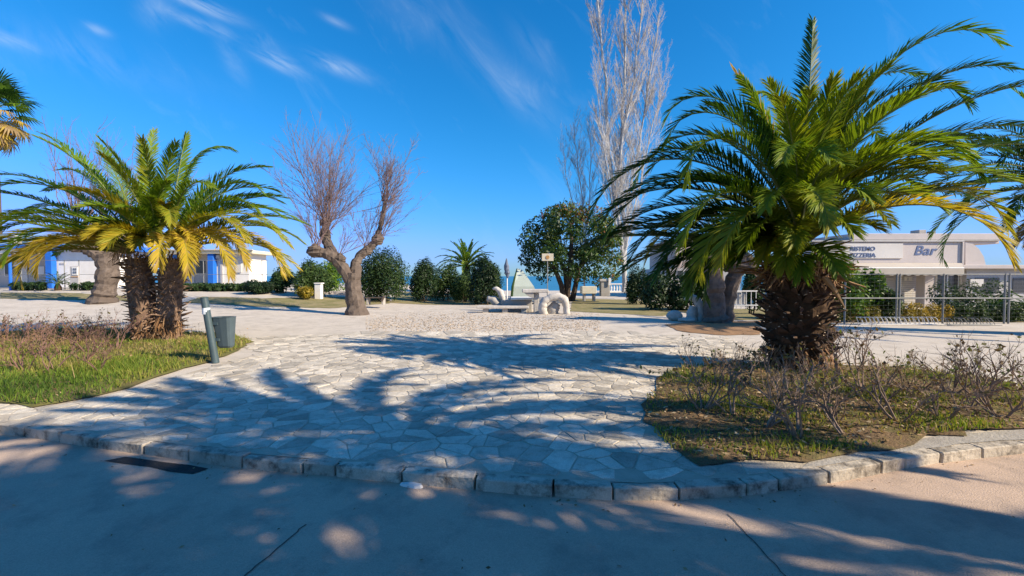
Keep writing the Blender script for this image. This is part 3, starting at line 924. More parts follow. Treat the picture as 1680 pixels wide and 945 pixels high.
def palm_trunk(rng, root, prof, n_stub, lean=(0, 0), off=(0, 0), stubL=0.22, meshes=None, name='trunk', row=0.115, sc=1.0, up=(0, 30), m='palmtrunk'):
    """prof: [(z, radius)]; lean: x,y drift at the top"""
    H = prof[-1][0]
    mb = MB()
    zs = [H * i / 18 for i in range(19)]
    pz = [p[0] for p in prof]; pr = [p[1] for p in prof]
    def axis(z): 
        t = z / H
        return Vector((off[0] + lean[0] * t ** 1.2, off[1] + lean[1] * t ** 1.2, z))
    mb.tube([axis(z) for z in zs], [float(np.interp(z, pz, pr)) for z in zs], 18, 0, .5, True, 0.07, rng)
    t = mb.build(name, M[m], root, False)
    cnt = 0
    for i in range(n_stub):
        z = 0.1 + (H - 0.1) * (i + .5) / n_stub
        a = i * 2.39996 + rng.uniform(-.12, .12)
        r = float(np.interp(z, pz, pr))
        p = axis(z)
        o = bpy.data.objects.new('leaf_base', rng.choice(meshes))
        o.location = (p.x + r * .93 * cos(a), p.y + r * .93 * sin(a), z + rng.uniform(-.04, .04))
        tilt = radians(rng.uniform(*up) + rng.gauss(0, 9))
        o.rotation_euler = (Matrix.Rotation(a, 3, 'Z') @ Matrix.Rotation(-tilt, 3, 'Y') @ Matrix.Rotation(rng.gauss(0, .35), 3, 'X')).to_euler()
        s_ = rng.uniform(.7, 1.2) * sc
        o.scale = (s_ * rng.uniform(.8, 1.15), s_, s_ * rng.uniform(.8, 1.3))
        link(o, root)
    return t
def skirt_mb(rng, c, r, z0, z1, n, out=0.15, tints=(.2, .8), w=.009):
    """ragged strips of dry fibre hanging from z0 down to z1"""
    mb = MB()
    for i in range(n):
        a = rng.uniform(0, 2 * pi); zt = rng.uniform(z1 + (z0 - z1) * .3, z0); zb = max(z1, zt - rng.uniform(.12, .4))
        rr = r * rng.uniform(.9, 1.1)
        p0 = Vector((c[0] + rr * cos(a), c[1] + rr * sin(a), zt))
        rr2 = rr + rng.uniform(.02, out)
        a2 = a + rng.uniform(-.25, .25)
        p2 = Vector((c[0] + rr2 * cos(a2), c[1] + rr2 * sin(a2), zb))
        p1 = p0.lerp(p2, .5) + Vector((cos(a), sin(a), 0)) * rng.uniform(0, .07)
        sd = Vector((-sin(a), cos(a), rng.uniform(-.4, .4))) * w * rng.uniform(.6, 1.6)
        mb.add([p0 - sd, p0 + sd, p1 + sd, p1 - sd, p2], [(0, 1, 2, 3), (3, 2, 4)], 0, rng.uniform(*tints))
    return mb

STUB_A = stub_meshes(0.23, 0.055, 0.020, 5, 5, 'stubshade')
STUB_B = stub_meshes(0.19, 0.045, 0.018, 5, 6)

# --- big palm on the right
rp = random.Random(101)
pr_ = G(1306, 606)
PALM_R = thing('date_palm', 'large green date palm with one thick scaly trunk in the soil bed on the right', 'palm tree', (pr_.x, pr_.y, 0.03), 0)
palm_trunk(rp, PALM_R, [(0, .42), (.25, .40), (.6, .46), (1.05, .48), (1.5, .43), (1.78, .36)], 290, (0.02, 0), (0, 0), 0.22, STUB_A, up=(-5, 32))
skirt_mb(rp, (0, 0, 0), .50, .45, .0, 260, .18, (.1, .6)).build('root_fibres', M['fibre'], PALM_R)
# dry brown petioles and fibre at the foot of the crown
mbp = MB()
for i in range(90):
    a = rp.uniform(0, 2 * pi); e = radians(rp.uniform(-25, 50)); L = rp.uniform(.25, .68)
    p0 = Vector((.36 * cos(a), .36 * sin(a), rp.uniform(1.5, 1.9)))
    d = Vector((cos(a) * cos(e), sin(a) * cos(e), sin(e)))
    mbp.tube([p0, p0 + d * L * .5 + Vector((0, 0, -.02)), p0 + d * L + Vector((0, 0, -.08 * L - rp.uniform(0, .1)))], [.03, .02, .008], 4, 0, rp.uniform(.35, 1.0))
mbp.build('dry_petioles', M['fibre'], PALM_R)
skirt_mb(rp, (0, 0, 0), .45, 1.95, 1.3, 240, .22, (.2, .9), .010).build('crown_fibres', M['fibre'], PALM_R)
# a long pale split petiole hanging on the front of the trunk
mbp = MB(); mbp.tube([(.02, -.60, 1.55), (.12, -.68, 1.36), (.27, -.70, 1.08)], [.05, .035, .008], 5, 0, .98)
mbp.build('dead_petiole', M['fibre'], PALM_R)
specs = [
    (80, 88, 3.5, 6, .20), (-16, 72, 4.1, 128, .20, {'pw': 3.4}), (-12, 66, 3.8, 140, .22, {'pw': 3.2}), (2, 71, 4.1, 92, .26, {'pw': 2.8}), (-4, 60, 4.2, 80, .16, {'pw': 2.4}), (10, 50, 2.9, 90, .30),
    (-12, 52, 4.3, 56, .14), (-6, 46, 4.2, 62, .12), (-8, 40, 3.9, 58, .16), (2, 48, 4.0, 75, .14), (-10, 27, 3.6, 40, .18), (10, 30, 3.6, 44, .14), (-12, 30, 3.2, 105, .66, {'pw': 2.5}), (0, 8, 2.3, 45, .62),
    (280, 52, 2.0, 150, .16, {'pw': 1.3}), (296, 40, 2.1, 140, .20, {'pw': 1.4}),
    (173, 72, 3.7, 150, .26, {'pw': 3.2}), (185, 60, 3.4, 145, .20, {'pw': 3}), (200, 56, 3.2, 155, .46, {'pw': 2.2}), (182, 44, 4.2, 118, .10, {'pw': 1.8}), (188, 40, 3.9, 112, .10), (186, 32, 3.9, 88, .10),  # lowest tints put the left fronds' deep shade into the leaf colour
    (205, 38, 3.1, 118, .50), (214, 30, 2.7, 112, .48), (178, 12, 3.4, 22, .10), (172, 18, 3.5, 45, .12), (200, 26, 2.6, 118, .22), (192, 18, 2.5, 85, .16), (196, 14, 2.0, 60, .3), (188, 26, 3.3, 92, .10), (195, 22, 3.0, 90, .14), (178, 24, 3.6, 70, .10), (170, 30, 3.4, 88, .12), (200, 20, 2.5, 128, .18), (190, 4, 2.7, 40, .12), (165, 10, 2.8, 50, .14),
    (150, 78, 3.0, 20, .90), (120, 82, 3.0, 70, .44, {'pw': 4}), (195, 80, 2.7, 30, .4), (160, 64, 3.2, 120, .26, {'pw': 2.6}), (140, 58, 3.3, 110, .2, {'pw': 2.4}), (30, 62, 3.5, 110, .24, {'pw': 2.6}), (55, 58, 3.3, 100, .2),
    (345, 52, 2.9, 120, .20, {'pw': 2.2}), (330, 58, 2.7, 130, .24, {'pw': 2.2}), (250, 60, 2.2, 110, .34), (308, 64, 2.4, 110, .40), (230, 58, 2.4, 110, .36),
    (240, 70, 2.3, 60, .38), (275, 74, 2.3, 50, .40), (300, 76, 2.4, 45, .40), (215, 74, 2.5, 55, .38), (320, 70, 2.6, 70, .38), (250, 80, 2.2, 25, .44), (285, 82, 2.1, 22, .46), (340, 74, 2.6, 60, .38), (180, 76, 2.6, 60, .34), (20, 78, 2.6, 40, .34), (100, 74, 2.6, 60, .3),
    (215, 24, 1.8, 80, .34), (340, 56, 2.2, 90, .34), (262, 30, 1.4, 80, .42), (300, 26, 1.5, 75, .44), (235, 22, 1.6, 70, .46), (322, 56, 1.9, 90, .48), (205, 10, 1.8, 45, .5), (280, 26, 1.2, 60, .5),
    (245, 44, 1.8, 95, .34), (325, 58, 2.2, 90, .38), (268, 48, 1.7, 100, .38), (310, 40, 1.8, 95, .36), (225, 38, 2.0, 90, .36), (290, 56, 1.9, 90, .40), (255, 52, 1.8, 85, .40),
]
specs += auto_specs(rp, 16, (1.9, 2.8), 84, 28, .3, .40, 33, 100)
specs += [(az + rp.uniform(-9, 9), rp.uniform(8, 26), rp.uniform(1.1, 1.6), rp.uniform(65, 95), rp.uniform(.2, .5)) for az in range(150, 318, 12)]
specs += [(186, 30, 2.9, 128, .18), (176, 16, 3.0, 62, .14), (198, 18, 2.6, 112, .24), (206, 30, 2.8, 128, .44), (190, 50, 3.6, 128, .22, {'pw': 2.4}), (168, 46, 3.7, 110, .14)]
specs = [(q_[0], q_[1], q_[2], q_[3], q_[4] + (.14 if 205 < q_[0] % 360 < 345 else .02)) + tuple(q_[5:]) for q_ in specs]  # front fronds tinted lighter, their sunlight put into the leaf colour
def hides_sign(q_):
    pw = q_[5].get('pw', 1.7) if len(q_) > 5 else 1.7
    x = z = 0.0; n = 16; r = 0.16; zc = 1.93 + .6 * min(1, max(0, q_[1] / 60))
    a = radians(q_[0]); z = zc
    for i in range(n):
        s_ = (i + .5) / n; e = radians(q_[1] - q_[3] * s_ ** pw); r += cos(e) * q_[2] / n; z += sin(e) * q_[2] / n
        X, Y = pr_.x + r * cos(a), pr_.y + r * sin(a)
        px, py = CX + F_PX * X / Y, HOR - (z - CAMH) / Y * F_PX
        if 1398 < px < 1580 and 385 < py < 440: return True
    return False
specs = [q_ for q_ in specs if q_[2] > 3.0 and q_[4] > .5 or not hides_sign(q_)]   # the photo shows the restaurant sign clear of fronds
crown_fronds(rp, PALM_R, (0, 0, 1.90), specs, lmax=.46, wleaf=.0118, npairs=112, rise=.60)

# --- twin palm on the left
rp = random.Random(202)
pl_ = G(255, 560)
PALM_L = thing('date_palm', 'yellowing date palm with twin scaly trunks in the weedy bed on the left', 'palm tree', (pl_.x, pl_.y, 0.03), 0)
palm_trunk(rp, PALM_L, [(0, .27), (.4, .25), (1.0, .27), (1.6, .26), (2.0, .23)], 150, (-.14, -.05), (-.22, 0), 0.17, STUB_B, up=(-8, 28), m='trunksunlit')
palm_trunk(rp, PALM_L, [(0, .27), (.4, .25), (1.0, .245), (1.6, .25), (2.0, .22)], 150, (.06, .10), (.28, .05), 0.17, STUB_B, up=(-8, 28), m='trunksunlit')
skirt_mb(rp, (-.18, 0, 0), .28, .6, .0, 220, .14, (.1, .6)).build('root_fibres', M['fibre'], PALM_L)
skirt_mb(rp, (.22, .05, 0), .27, .6, .0, 240, .14, (.1, .7)).build('root_fibres', M['fibre'], PALM_L)
for cx_, cy_ in ((-.45, -.05), (.42, .12)):
    skirt_mb(rp, (cx_, cy_, 0), .32, 2.3, 1.8, 110, .2, (.3, 1.0), .01).build('crown_fibres', M['fibre'], PALM_L)
A_ = [(125, 76, 3.3, 22, .50), (150, 68, 3.2, 40, .40), (172, 60, 3.8, 38, .32), (178, 44, 3.9, 50, .24), (186, 36, 3.9, 46, .24), (176, 28, 3.9, 38, .30), (190, 20, 3.8, 28, .50), (182, 24, 3.7, 44, .42),
      (168, 50, 3.5, 66, .28), (196, 52, 3.2, 80, .34), (235, 28, 2.1, 122, .82), (222, 28, 2.4, 112, .28), (205, 14, 3.0, 45, .56), (160, 12, 3.4, 34, .36), (215, 40, 2.5, 100, .44), (140, 40, 3.2, 60, .3), (200, 70, 2.7, 46, .42)]
B_ = [(90, 89, 2.5, 6, .42), (35, 82, 3.1, 105, .36, {'pw': 3.6}), (10, 64, 3.0, 68, .34), (0, 56, 2.9, 112, .32, {'pw': 2.8}), (4, 46, 3.0, 60, .34), (-4, 42, 3.1, 80, .36), (-10, 36, 3.4, 96, .60, {'pw': 1.8}), (6, 28, 3.2, 70, .44),
      (-18, 30, 2.8, 112, .80, {'pw': 1.6}), (-35, 32, 1.8, 128, .74), (-6, 20, 3.3, 86, .62), (-50, 44, 2.0, 100, .62), (20, 34, 3.2, 60, .34), (45, 56, 3.0, 80, .3), (-28, 58, 2.5, 90, .46), (70, 66, 2.9, 70, .3)]
C_ = [(az, 62 + 14 * math.sin(az), 1.5 + .35 * math.cos(az * 3), 70, .62 + .16 * math.sin(az * 1.7)) for az in (225, 245, 262, 280, 298, 315, 335)] \
   + [(az, 34 + 8 * math.sin(az * 2), 1.15 + .25 * math.cos(az), 90, .74 + .08 * math.sin(az)) for az in (218, 240, 258, 276, 292, 312, 330)] \
   + [(230, 78, 2.4, 30, .50), (290, 80, 2.3, 26, .58), (255, 74, 2.1, 40, .60), (320, 74, 2.5, 45, .46), (100, 70, 2.8, 60, .34), (60, 50, 2.8, 80, .32), (120, 48, 2.9, 80, .30), (90, 30, 2.8, 70, .34)]
A_ += [(184, 30, 3.3, 66, .38), (170, 36, 3.6, 52, .26), (194, 28, 3.5, 58, .50), (178, 18, 3.2, 60, .58), (212, 24, 2.8, 84, .6), (160, 58, 3.3, 60, .34), (228, 20, 2.3, 118, .84)]
B_ += [(-2, 32, 3.2, 88, .54), (12, 40, 3.1, 76, .36), (-20, 38, 2.9, 104, .66), (22, 60, 2.9, 84, .34), (-12, 50, 2.8, 96, .46)]
B_ += [(-8, 24, 3.4, 100, .72), (-26, 22, 2.8, 112, .80), (-42, 20, 2.3, 118, .82), (-58, 24, 1.9, 120, .80), (2, 14, 3.1, 62, .62)]
A_ += [(214, 18, 2.7, 102, .72), (240, 20, 2.0, 115, .82), (200, 8, 2.9, 60, .62), (186, 12, 3.5, 48, .52)]
A_ = [(q_[0], q_[1], q_[2], q_[3], min(.84, q_[4] + (.10 if q_[1] < 36 else .03))) + tuple(q_[5:]) for q_ in A_]
B_ = [(q_[0], q_[1], q_[2], q_[3], min(.84, q_[4] + (.10 if q_[1] < 36 else .03))) + tuple(q_[5:]) for q_ in B_]
KW_L = dict(lmax=.43, wleaf=.0125, npairs=105, rise=.45)
crown_fronds(rp, PALM_L, (-.32, -.05, 2.05), A_, **KW_L)
crown_fronds(rp, PALM_L, (.32, .12, 2.1), B_, **KW_L)
crown_fronds(rp, PALM_L, (0, .05, 2.05), C_, **KW_L)

# --- palm at the right edge, trunk just out of frame
rp = random.Random(303)
PALM_E = thing('date_palm', 'dark date palm at the right edge, only its drooping frond tips reaching in', 'palm tree', (15.0, 11.5, 0.03), 0)
palm_trunk(rp, PALM_E, [(0, .45), (1.0, .42), (2.6, .38), (4.1, .34)], 60, (0, 0), (0, 0), .2, STUB_A, row=.3)
sE = [(182, 25, 3.2, 95, .12), (200, 12, 3.0, 85, .1), (170, 5, 3.0, 70, .15), (190, -5, 2.6, 55, .22), (215, 30, 3.2, 100, .12), (160, 40, 3.4, 90, .16), (178, 55, 3.4, 85, .14),
      (205, -25, 1.8, 50, .97), (180, -35, 1.8, 40, 1.0), (225, -20, 1.9, 55, .98), (190, -50, 1.6, 30, .98), (165, -40, 1.7, 30, 1.0), (235, -45, 1.6, 30, .97), (200, -60, 1.5, 20, 1.0), (195, 45, 3.1, 100, .12), (205, 30, 2.9, 90, .14), (178, 34, 4.2, 62, .12), (188, 22, 4.0, 55, .10), (170, 44, 4.2, 74, .14), (196, 38, 4.0, 78, .12), (182, 12, 3.6, 50, .12)] + auto_specs(rp, 24, (2.8, 3.5), 84, -5, .3, .18, 10)
crown_fronds(rp, PALM_E, (0, 0, 4.1), sE, lmax=.45, npairs=60, wleaf=.016)

# --- tall palm beside the viewer on the right (throws the rounded frond shadows on the stones)
rp = random.Random(404)
def joined_palm(label, loc, H, rng, n, Lr, group=None, r=.3, stub=True, lm=.46, wl=.026, pairs=40, tint=.25, bot=-25):
    root = thing('date_palm', label, 'palm tree', loc, 0, group)
    mb_ = MB(); zs = [H * i / 10 for i in range(11)]
    mb_.tube([(0, 0, z) for z in zs], [r * (1.2 - .35 * z / H) for z in zs], 14, 0, .5, True, .1, rng)
    mb_.build('trunk', M['palmtrunk'], root)
    for az, e0, L, dr, ti in auto_specs(rng, n, Lr, 84, bot, .3, tint, rng.uniform(0, 360)):
        f = frond_mb(rng, L, e0, dr, ti, npairs=pairs, lmax=lm, wleaf=wl)
        o = f.build('frond', [M['palm'], M['rachis']], root)
        o.location = (0, 0, H); o.rotation_euler = (0, 0, radians(az))
    return root
joined_palm('tall date palm standing on the pavement just outside the right of the view', (6.9, 1.3, 0), 5.1, rp, 58, (2.5, 3.1))
joined_palm('small distant date palm behind the round dark shrubs in the centre', (AT(765, 440, 30).x, 30, 0), 2.3, random.Random(7), 44, (1.9, 2.5), r=.32, lm=.36, wl=.024, pairs=34, tint=.34, bot=0)

# --- fan palm at the far left
rp = random.Random(505)
def fan_leaf(rng, L, R, tint, hang):
    mb_ = MB()
    d = Vector((1, 0, 0)); base = Vector((0, 0, 0)); tip = Vector((L, 0, -.1 * L))
    mb_.tube([base, tip * .5 + Vector((0, 0, .05)), tip], [.03, .02, .015], 4, 1, .4, False)
    nseg = 26
    for k in range(nseg):
        a = radians(-125 + 250 * k / (nseg - 1))
        dr = Vector((cos(a), sin(a), 0)); l = R * rng.uniform(.8, 1.05) * (1 - .2 * abs(a) / 2.2)
        sd = Vector((-sin(a), cos(a), rng.uniform(-.2, .2))) * .045 * R
        m1 = tip + dr * l * .6 + Vector((0, 0, -.06 * hang))
        m2 = tip + dr * l + Vector((0, 0, -.35 * hang * rng.uniform(.6, 1.4)))
        mb_.add([tip, m1 + sd, m1 - sd, m2], [(0, 1, 2), (2, 1, 3)], 0, min(1, max(0, tint + rng.gauss(0, .06))))
    return mb_
FY = 34.5
fp = AT(-3, 470, FY)
FAN = thing('fan_palm', 'tall fan palm with a skirt of dead leaves at the left edge', 'palm tree', (fp.x, FY, gz(fp.x, FY) - .05))
fz = AT(0, 172, FY).z - gz(fp.x, FY)
mb = MB(); zs = [fz * i / 10 for i in range(11)]
mb.tube([(0.0, 0, z) for z in zs], [.36 - .012 * i for i in range(11)], 12, 0, .5, True, .06, rp)
mb.build('trunk', M['bark'], FAN)
for i in range(46):
    t = i / 46; a = i * 2.39996
    dead = t > .55
    e = radians(80 - 150 * t)
    mbf = fan_leaf(rp, rp.uniform(1.2, 1.7), rp.uniform(1.2, 1.55), (rp.uniform(.05, .35) if not dead else rp.uniform(.9, 1.0)), 1.0 + t)
    o = mbf.build('frond', [M['palm'], M['rachis']], FAN)
    o.location = (.12 * cos(a), .12 * sin(a), fz - 2.0 * max(0, t - .4))
    o.rotation_euler = (Matrix.Rotation(a, 3, 'Z') @ Matrix.Rotation(-e, 3, 'Y')).to_euler()

# ------------------------------------------------------------------ bare trees
def rnd_dir(rng, d, spread):
    v = Vector((rng.gauss(0, 1), rng.gauss(0, 1), rng.gauss(0, 1)))
    return (d + v * spread).normalized()
def shoot(mb_, rng, p, d, L, r, up, nsub, mat_=0, depth=1, sides=3, wig=.10, sub_ang=.45, sub_len=.45):
    n = 5 if depth > 0 else 3
    pts = [p.copy()]; dd = d.copy()
    for i in range(n):
        dd = (rnd_dir(rng, dd, wig) + Vector((0, 0, up))).normalized()
        pts.append(pts[-1] + dd * (L / n))
    mb_.tube(pts, [r * (1 - .8 * i / n) for i in range(n + 1)], sides, mat_, .5, False)
    if depth > 0:
        for k in range(nsub):
            t = rng.uniform(.18, .97); i = min(n - 1, int(t * n)); q = pts[i].lerp(pts[i + 1], t * n - i)
            ax = (pts[i + 1] - pts[i]).normalized()
            side = rnd_dir(rng, ax, 0.0); side = ax.cross(Vector((rng.gauss(0, 1), rng.gauss(0, 1), rng.gauss(0, 1)))).normalized()
            nd = (ax + side * sub_ang * rng.uniform(.5, 1.5)).normalized()
            shoot(mb_, rng, q, nd, L * sub_len * (1.15 - .7 * t) * rng.uniform(.6, 1.2), r * .45, up * .7, max(2, int(nsub * .55)), mat_, depth - 1, 3, wig, sub_ang, sub_len)
def lumpy(mb_, rng, pts, rad, sides=11, rough=.1):
    # resample for knobbly bark
    P_ = []; R_ = []
    for i in range(len(pts) - 1):
        for k in range(4):
            t = k / 4
            P_.append(Vector(pts[i]).lerp(Vector(pts[i + 1]), t)); R_.append((rad[i] * (1 - t) + rad[i + 1] * t) * rng.uniform(.9, 1.12))
    P_.append(Vector(pts[-1])); R_.append(rad[-1])
    mb_.tube(P_, R_, sides, 0, .5, True, rough, rng)
def knob(mb_, rng, c, r):
    c = Vector(c)
    lumpy(mb_, rng, [c - Vector((0, 0, r)), c - Vector((0, 0, r * .4)), c + Vector((0, 0, r * .3)), c + Vector((0, 0, r))], [r * .55, r * 1.05, r * .95, r * .3], 9, .16)

# pollard in the middle left
rt = random.Random(61)
TY = 18.0
def L3(px, py, dy=0.0, Y=TY, o=None):
    p = AT(px, py, Y + dy)
    return p
tb = GG(583, 516); TY = tb.y
POL = thing('pollard_tree', 'bare forked pollard tree with knobbly arms and thin reddish twigs left of centre', 'tree', tb)
def rel(px, py, dy=0.0):
    return AT(px, py, TY + dy) - tb
mb = MB()
lumpy(mb, rt, [rel(585, 519), rel(584, 500), rel(579, 470), rel(580, 448)], [.52, .36, .31, .29], 13, .08)
lumpy(mb, rt, [rel(576, 462), rel(566, 444, -.1), rel(551, 425, -.2), rel(536, 416, -.3), rel(518, 412, -.4)], [.27, .24, .22, .21, .19], 10)
lumpy(mb, rt, [rel(550, 424, -.2), rel(540, 405, 0), rel(533, 388, .2), rel(535, 362, .2)], [.22, .18, .17, .16], 9)
lumpy(mb, rt, [rel(582, 455, .1), rel(584, 432, .2), rel(590, 420, .3), rel(603, 410, .4), rel(616, 398, .5), rel(622, 390, .5)], [.24, .20, .17, .17, .15, .14], 10)
lumpy(mb, rt, [rel(618, 395, .5), rel(624, 372, .5), rel(630, 345, .5), rel(632, 330, .5)], [.14, .10, .085, .07], 7)
for c, r in ((rel(517, 411, -.4), .28), (rel(534, 385, .2), .22), (rel(534, 364, .2), .2), (rel(620, 392, .5), .25), (rel(558, 424, -.2), .22), (rel(603, 410, .4), .2)):
    knob(mb, rt, c, r)
mb.build('trunk', M['bark'], POL)
mb = MB()
heads = [(rel(517, 408, -.4), 14, 2.9, (-.15, 0, 1)), (rel(534, 362, .2), 30, 4.3, (-.12, .05, 1)), (rel(534, 385, .2), 16, 3.4, (.1, -.1, 1)), (rel(620, 390, .5), 12, 2.4, (.35, 0, .8)),
         (rel(632, 330, .5), 20, 2.7, (.12, 0, 1)), (rel(628, 350, .5), 10, 2.2, (.5, .1, .8)), (rel(603, 408, .4), 8, 2.3, (0, .1, 1)), (rel(556, 420, -.2), 7, 2.2, (.25, 0, .9)), (rel(532, 372, .2), 10, 3.6, (.45, .1, 1))]
for c, n_, L, d in heads:
    for k in range(n_):
        dd = rnd_dir(rt, Vector(d).normalized(), .30)
        shoot(mb, rt, c + Vector((rt.gauss(0, .1), rt.gauss(0, .1), 0)), dd, L * rt.uniform(.5, 1.12), rt.uniform(.010, .022), .05, 10, 0, 2, 3, .10, .6, .45)
mb.build('twigs', M['twig'], POL)

# pollard behind the right palm
rt = random.Random(62)
tb = GG(1180, 530); TY = tb.y
POL2 = thing('pollard_tree', 'thick two-stemmed pollard trunk with lumpy heads behind the big right palm', 'tree', tb)
mb = MB()
lumpy(mb, rt, [rel(1176, 534), rel(1172, 512), rel(1172, 480), rel(1170, 450), rel(1166, 425)], [.48, .34, .32, .33, .34], 12, .09)
lumpy(mb, rt, [rel(1186, 532, .2), rel(1192, 500, .2), rel(1199, 470, .2), rel(1208, 445, .2)], [.34, .25, .24, .26], 11, .09)
for c, r in ((rel(1160, 415), .42), (rel(1180, 410, .3), .45), (rel(1205, 425, .2), .45), (rel(1222, 432, .2), .36), (rel(1150, 405, -.1), .25), (rel(1196, 405, .2), .36)):
    knob(mb, rt, c, r)
lumpy(mb, rt, [rel(1165, 418), rel(1190, 415, .2), rel(1225, 428, .2)], [.3, .34, .3], 10)
mb.build('trunk', M['bark'], POL2)
mb = MB()
for c, n_, L, d in [(rel(1205, 430, .2), 9, 1.6, (.3, 0, -.1)), (rel(1165, 408), 8, 1.5, (-.4, -.2, .8)), (rel(1195, 405, .2), 8, 1.6, (.1, .2, 1))]:
    for k in range(n_):
        shoot(mb, rt, c, rnd_dir(rt, Vector(d).normalized(), .4), L * rt.uniform(.5, 1.1), .018, .02, 5, 0, 1)
mb.build('twigs', M['twig'], POL2)

# pollard behind the left palm
rt = random.Random(63)
tb = GG(168, 497); TY = tb.y
POL3 = thing('pollard_tree', 'pale leaning pollard trunk just left of the twin palm', 'tree', tb)
mb = MB()
lumpy(mb, rt, [rel(168, 501), rel(170, 485), rel(175, 465), rel(178, 440), rel(174, 418)], [.62, .48, .44, .42, .40], 12, .09)
lumpy(mb, rt, [rel(176, 432), rel(160, 415, -.1), rel(142, 405, -.2), rel(128, 401, -.3)], [.36, .34, .3, .26], 10)
lumpy(mb, rt, [rel(177, 428), rel(190, 408, .1), rel(198, 395, .2)], [.34, .28, .26], 10)
for c, r in ((rel(128, 401, -.3), .36), (rel(198, 394, .2), .36), (rel(168, 414), .34)):
    knob(mb, rt, c, r)
mb.build('trunk', M['bark'], POL3)
mb = MB()
for c, n_, L, d in [(rel(128, 399, -.3), 16, 5.6, (-.12, .1, 1)), (rel(198, 392, .2), 14, 4.2, (.15, 0, 1)), (rel(168, 410), 12, 5.2, (-.25, .1, 1))]:
    for k in range(n_):
        shoot(mb, rt, c, rnd_dir(rt, Vector(d).normalized(), .2), L * rt.uniform(.6, 1.1), .026, .05, 6, 0, 2)
mb.build('twigs', M['twig'], POL3)

# poplars
def poplar(label, px, Y, stems, seed, group=None, rad=.16, hsc=1.0, dens=1.0):
    rng = random.Random(seed)
    b = AT(px, 480, Y); b.z = gz(b.x, Y)
    root = thing('poplar_tree', label, 'tree', b, 0, group)
    mt, mt2 = MB(), MB()
    def pp_(x, y, dy): 
        return AT(x, y, Y + dy) - b
    for pts, r in stems:
        P_ = [pp_(*q) for q in pts]
        rr = [r * .72 * (1 - .75 * i / (len(P_) - 1)) for i in range(len(P_))]
        # resample with wobble
        Q, R = [], []
        for i in range(len(P_) - 1):
            for k in range(4):
                t = k / 4; Q.append(P_[i].lerp(P_[i + 1], t) + Vector((rng.gauss(0, .04), rng.gauss(0, .04), 0))); R.append(rr[i] * (1 - t) + rr[i + 1] * t)
        Q.append(P_[-1]); R.append(rr[-1])
        mt.tube(Q, R, 7, 0, .5, True, .06, rng)
        tl = sum((Q[i + 1] - Q[i]).length for i in range(len(Q) - 1))
        nb = int(tl * 3.9 * dens)
        for k in range(nb):
            t = rng.uniform(.10, 1.0) ** .9
            i = min(len(Q) - 2, int(t * (len(Q) - 1))); q = Q[i].lerp(Q[i + 1], rng.random())
            a = rng.uniform(0, 2 * pi); sp_ = rng.uniform(.35, 1.0)
            d = Vector((cos(a) * sp_, sin(a) * sp_, 1)).normalized()
            L = (3.6 * (1 - .55 * t) + .5) * rng.uniform(.45, 1.1) * hsc
            shoot(mt2 if L < 3.0 else mt, rng, q, d, L, min(R[i] * .4, .006 * L + .007), .16, 14, 0, 2, 3, .07, .44, .42)
    mt.build('trunk', M['poplar'], root)
    mt2.build('twigs', M['poplartwig'], root)
    return root
poplar('tall white-barked bare poplar with several upright stems behind the dark round tree', 1022, 30.0, [
    ([(1024, 480, 0), (1020, 400, 0), (998, 250, .2), (992, 130, .2), (980, 0, .3), (976, -70, .3)], .22),
    ([(1024, 470, 0), (1026, 380, .2), (1018, 270, .3), (1024, 150, .3), (1026, 20, .3), (1024, -90, .3)], .22),
    ([(1024, 440, 0), (1010, 330, -.2), (1022, 225, -.2), (1040, 130, -.3), (1052, 30, -.4), (1058, -60, -.4)], .17),
    ([(1026, 420, 0), (1036, 300, .4), (1056, 190, .6), (1070, 100, .7), (1082, 20, .7)], .12),
    ([(1024, 420, 0), (1050, 300, .1), (1072, 200, 0), (1088, 130, 0)], .10),
    ([(1022, 420, 0), (1000, 310, -.5), (985, 210, -.5), (978, 120, -.6)], .10)], 71)
poplar('shorter thin grey poplar left of the tall white one', 955, 31.0, [
    ([(958, 480, 0), (957, 400, 0), (956, 330, .1), (948, 270, .1), (940, 200, .2)], .10),
    ([(958, 440, 0), (946, 360, .1), (930, 290, .1), (924, 240, .1)], .07),
    ([(958, 420, 0), (966, 330, -.1), (970, 260, -.1), (968, 215, 0)], .07)], 72, hsc=.75, dens=.9)

# ------------------------------------------------------------------ leafy trees, hedges and shrubs
def bush(name, label, cat, loc, blobs, per, size, m, seed, stems=5, r_st=.025, group=None, trunk=None):
    rs_ = np.random.RandomState(seed); rng = random.Random(seed)
    root = thing(name, label, cat, loc, 0, group)
    C, A, B, T = leaf_cloud(rs_, blobs, int(per * (1.8 if name == 'round_shrub' else 1.15)), size * (.85 if name == 'round_shrub' else 1), .3, (.90, 1.10) if name == 'round_shrub' else (.86, 1.1))
    k = C[:, 2] > 0.02
    quads_obj('foliage', C[k], A[k], B[k], T[k], m, root)
    mb_ = MB()
    zc = max(b[0][2] for b in blobs)
    for i in range(stems):
        c, r, _ = blobs[rng.randrange(len(blobs))]
        base = Vector((c[0] * .3 + rng.uniform(-.1, .1), c[1] * .3 + rng.uniform(-.1, .1), -.03))
        if trunk: base = Vector((0, 0, trunk))
        e = Vector(c) + Vector((rng.uniform(-.5, .5) * r[0], rng.uniform(-.5, .5) * r[1], rng.uniform(0, .5) * r[2]))
        mid = base.lerp(e, .5) + Vector((rng.uniform(-.1, .1), rng.uniform(-.1, .1), .1))
        mb_.tube([base, mid, e], [r_st, r_st * .7, r_st * .3], 5, 0, .5, False)
    mb_.build('stems', M['barkdark'], root)
    return root
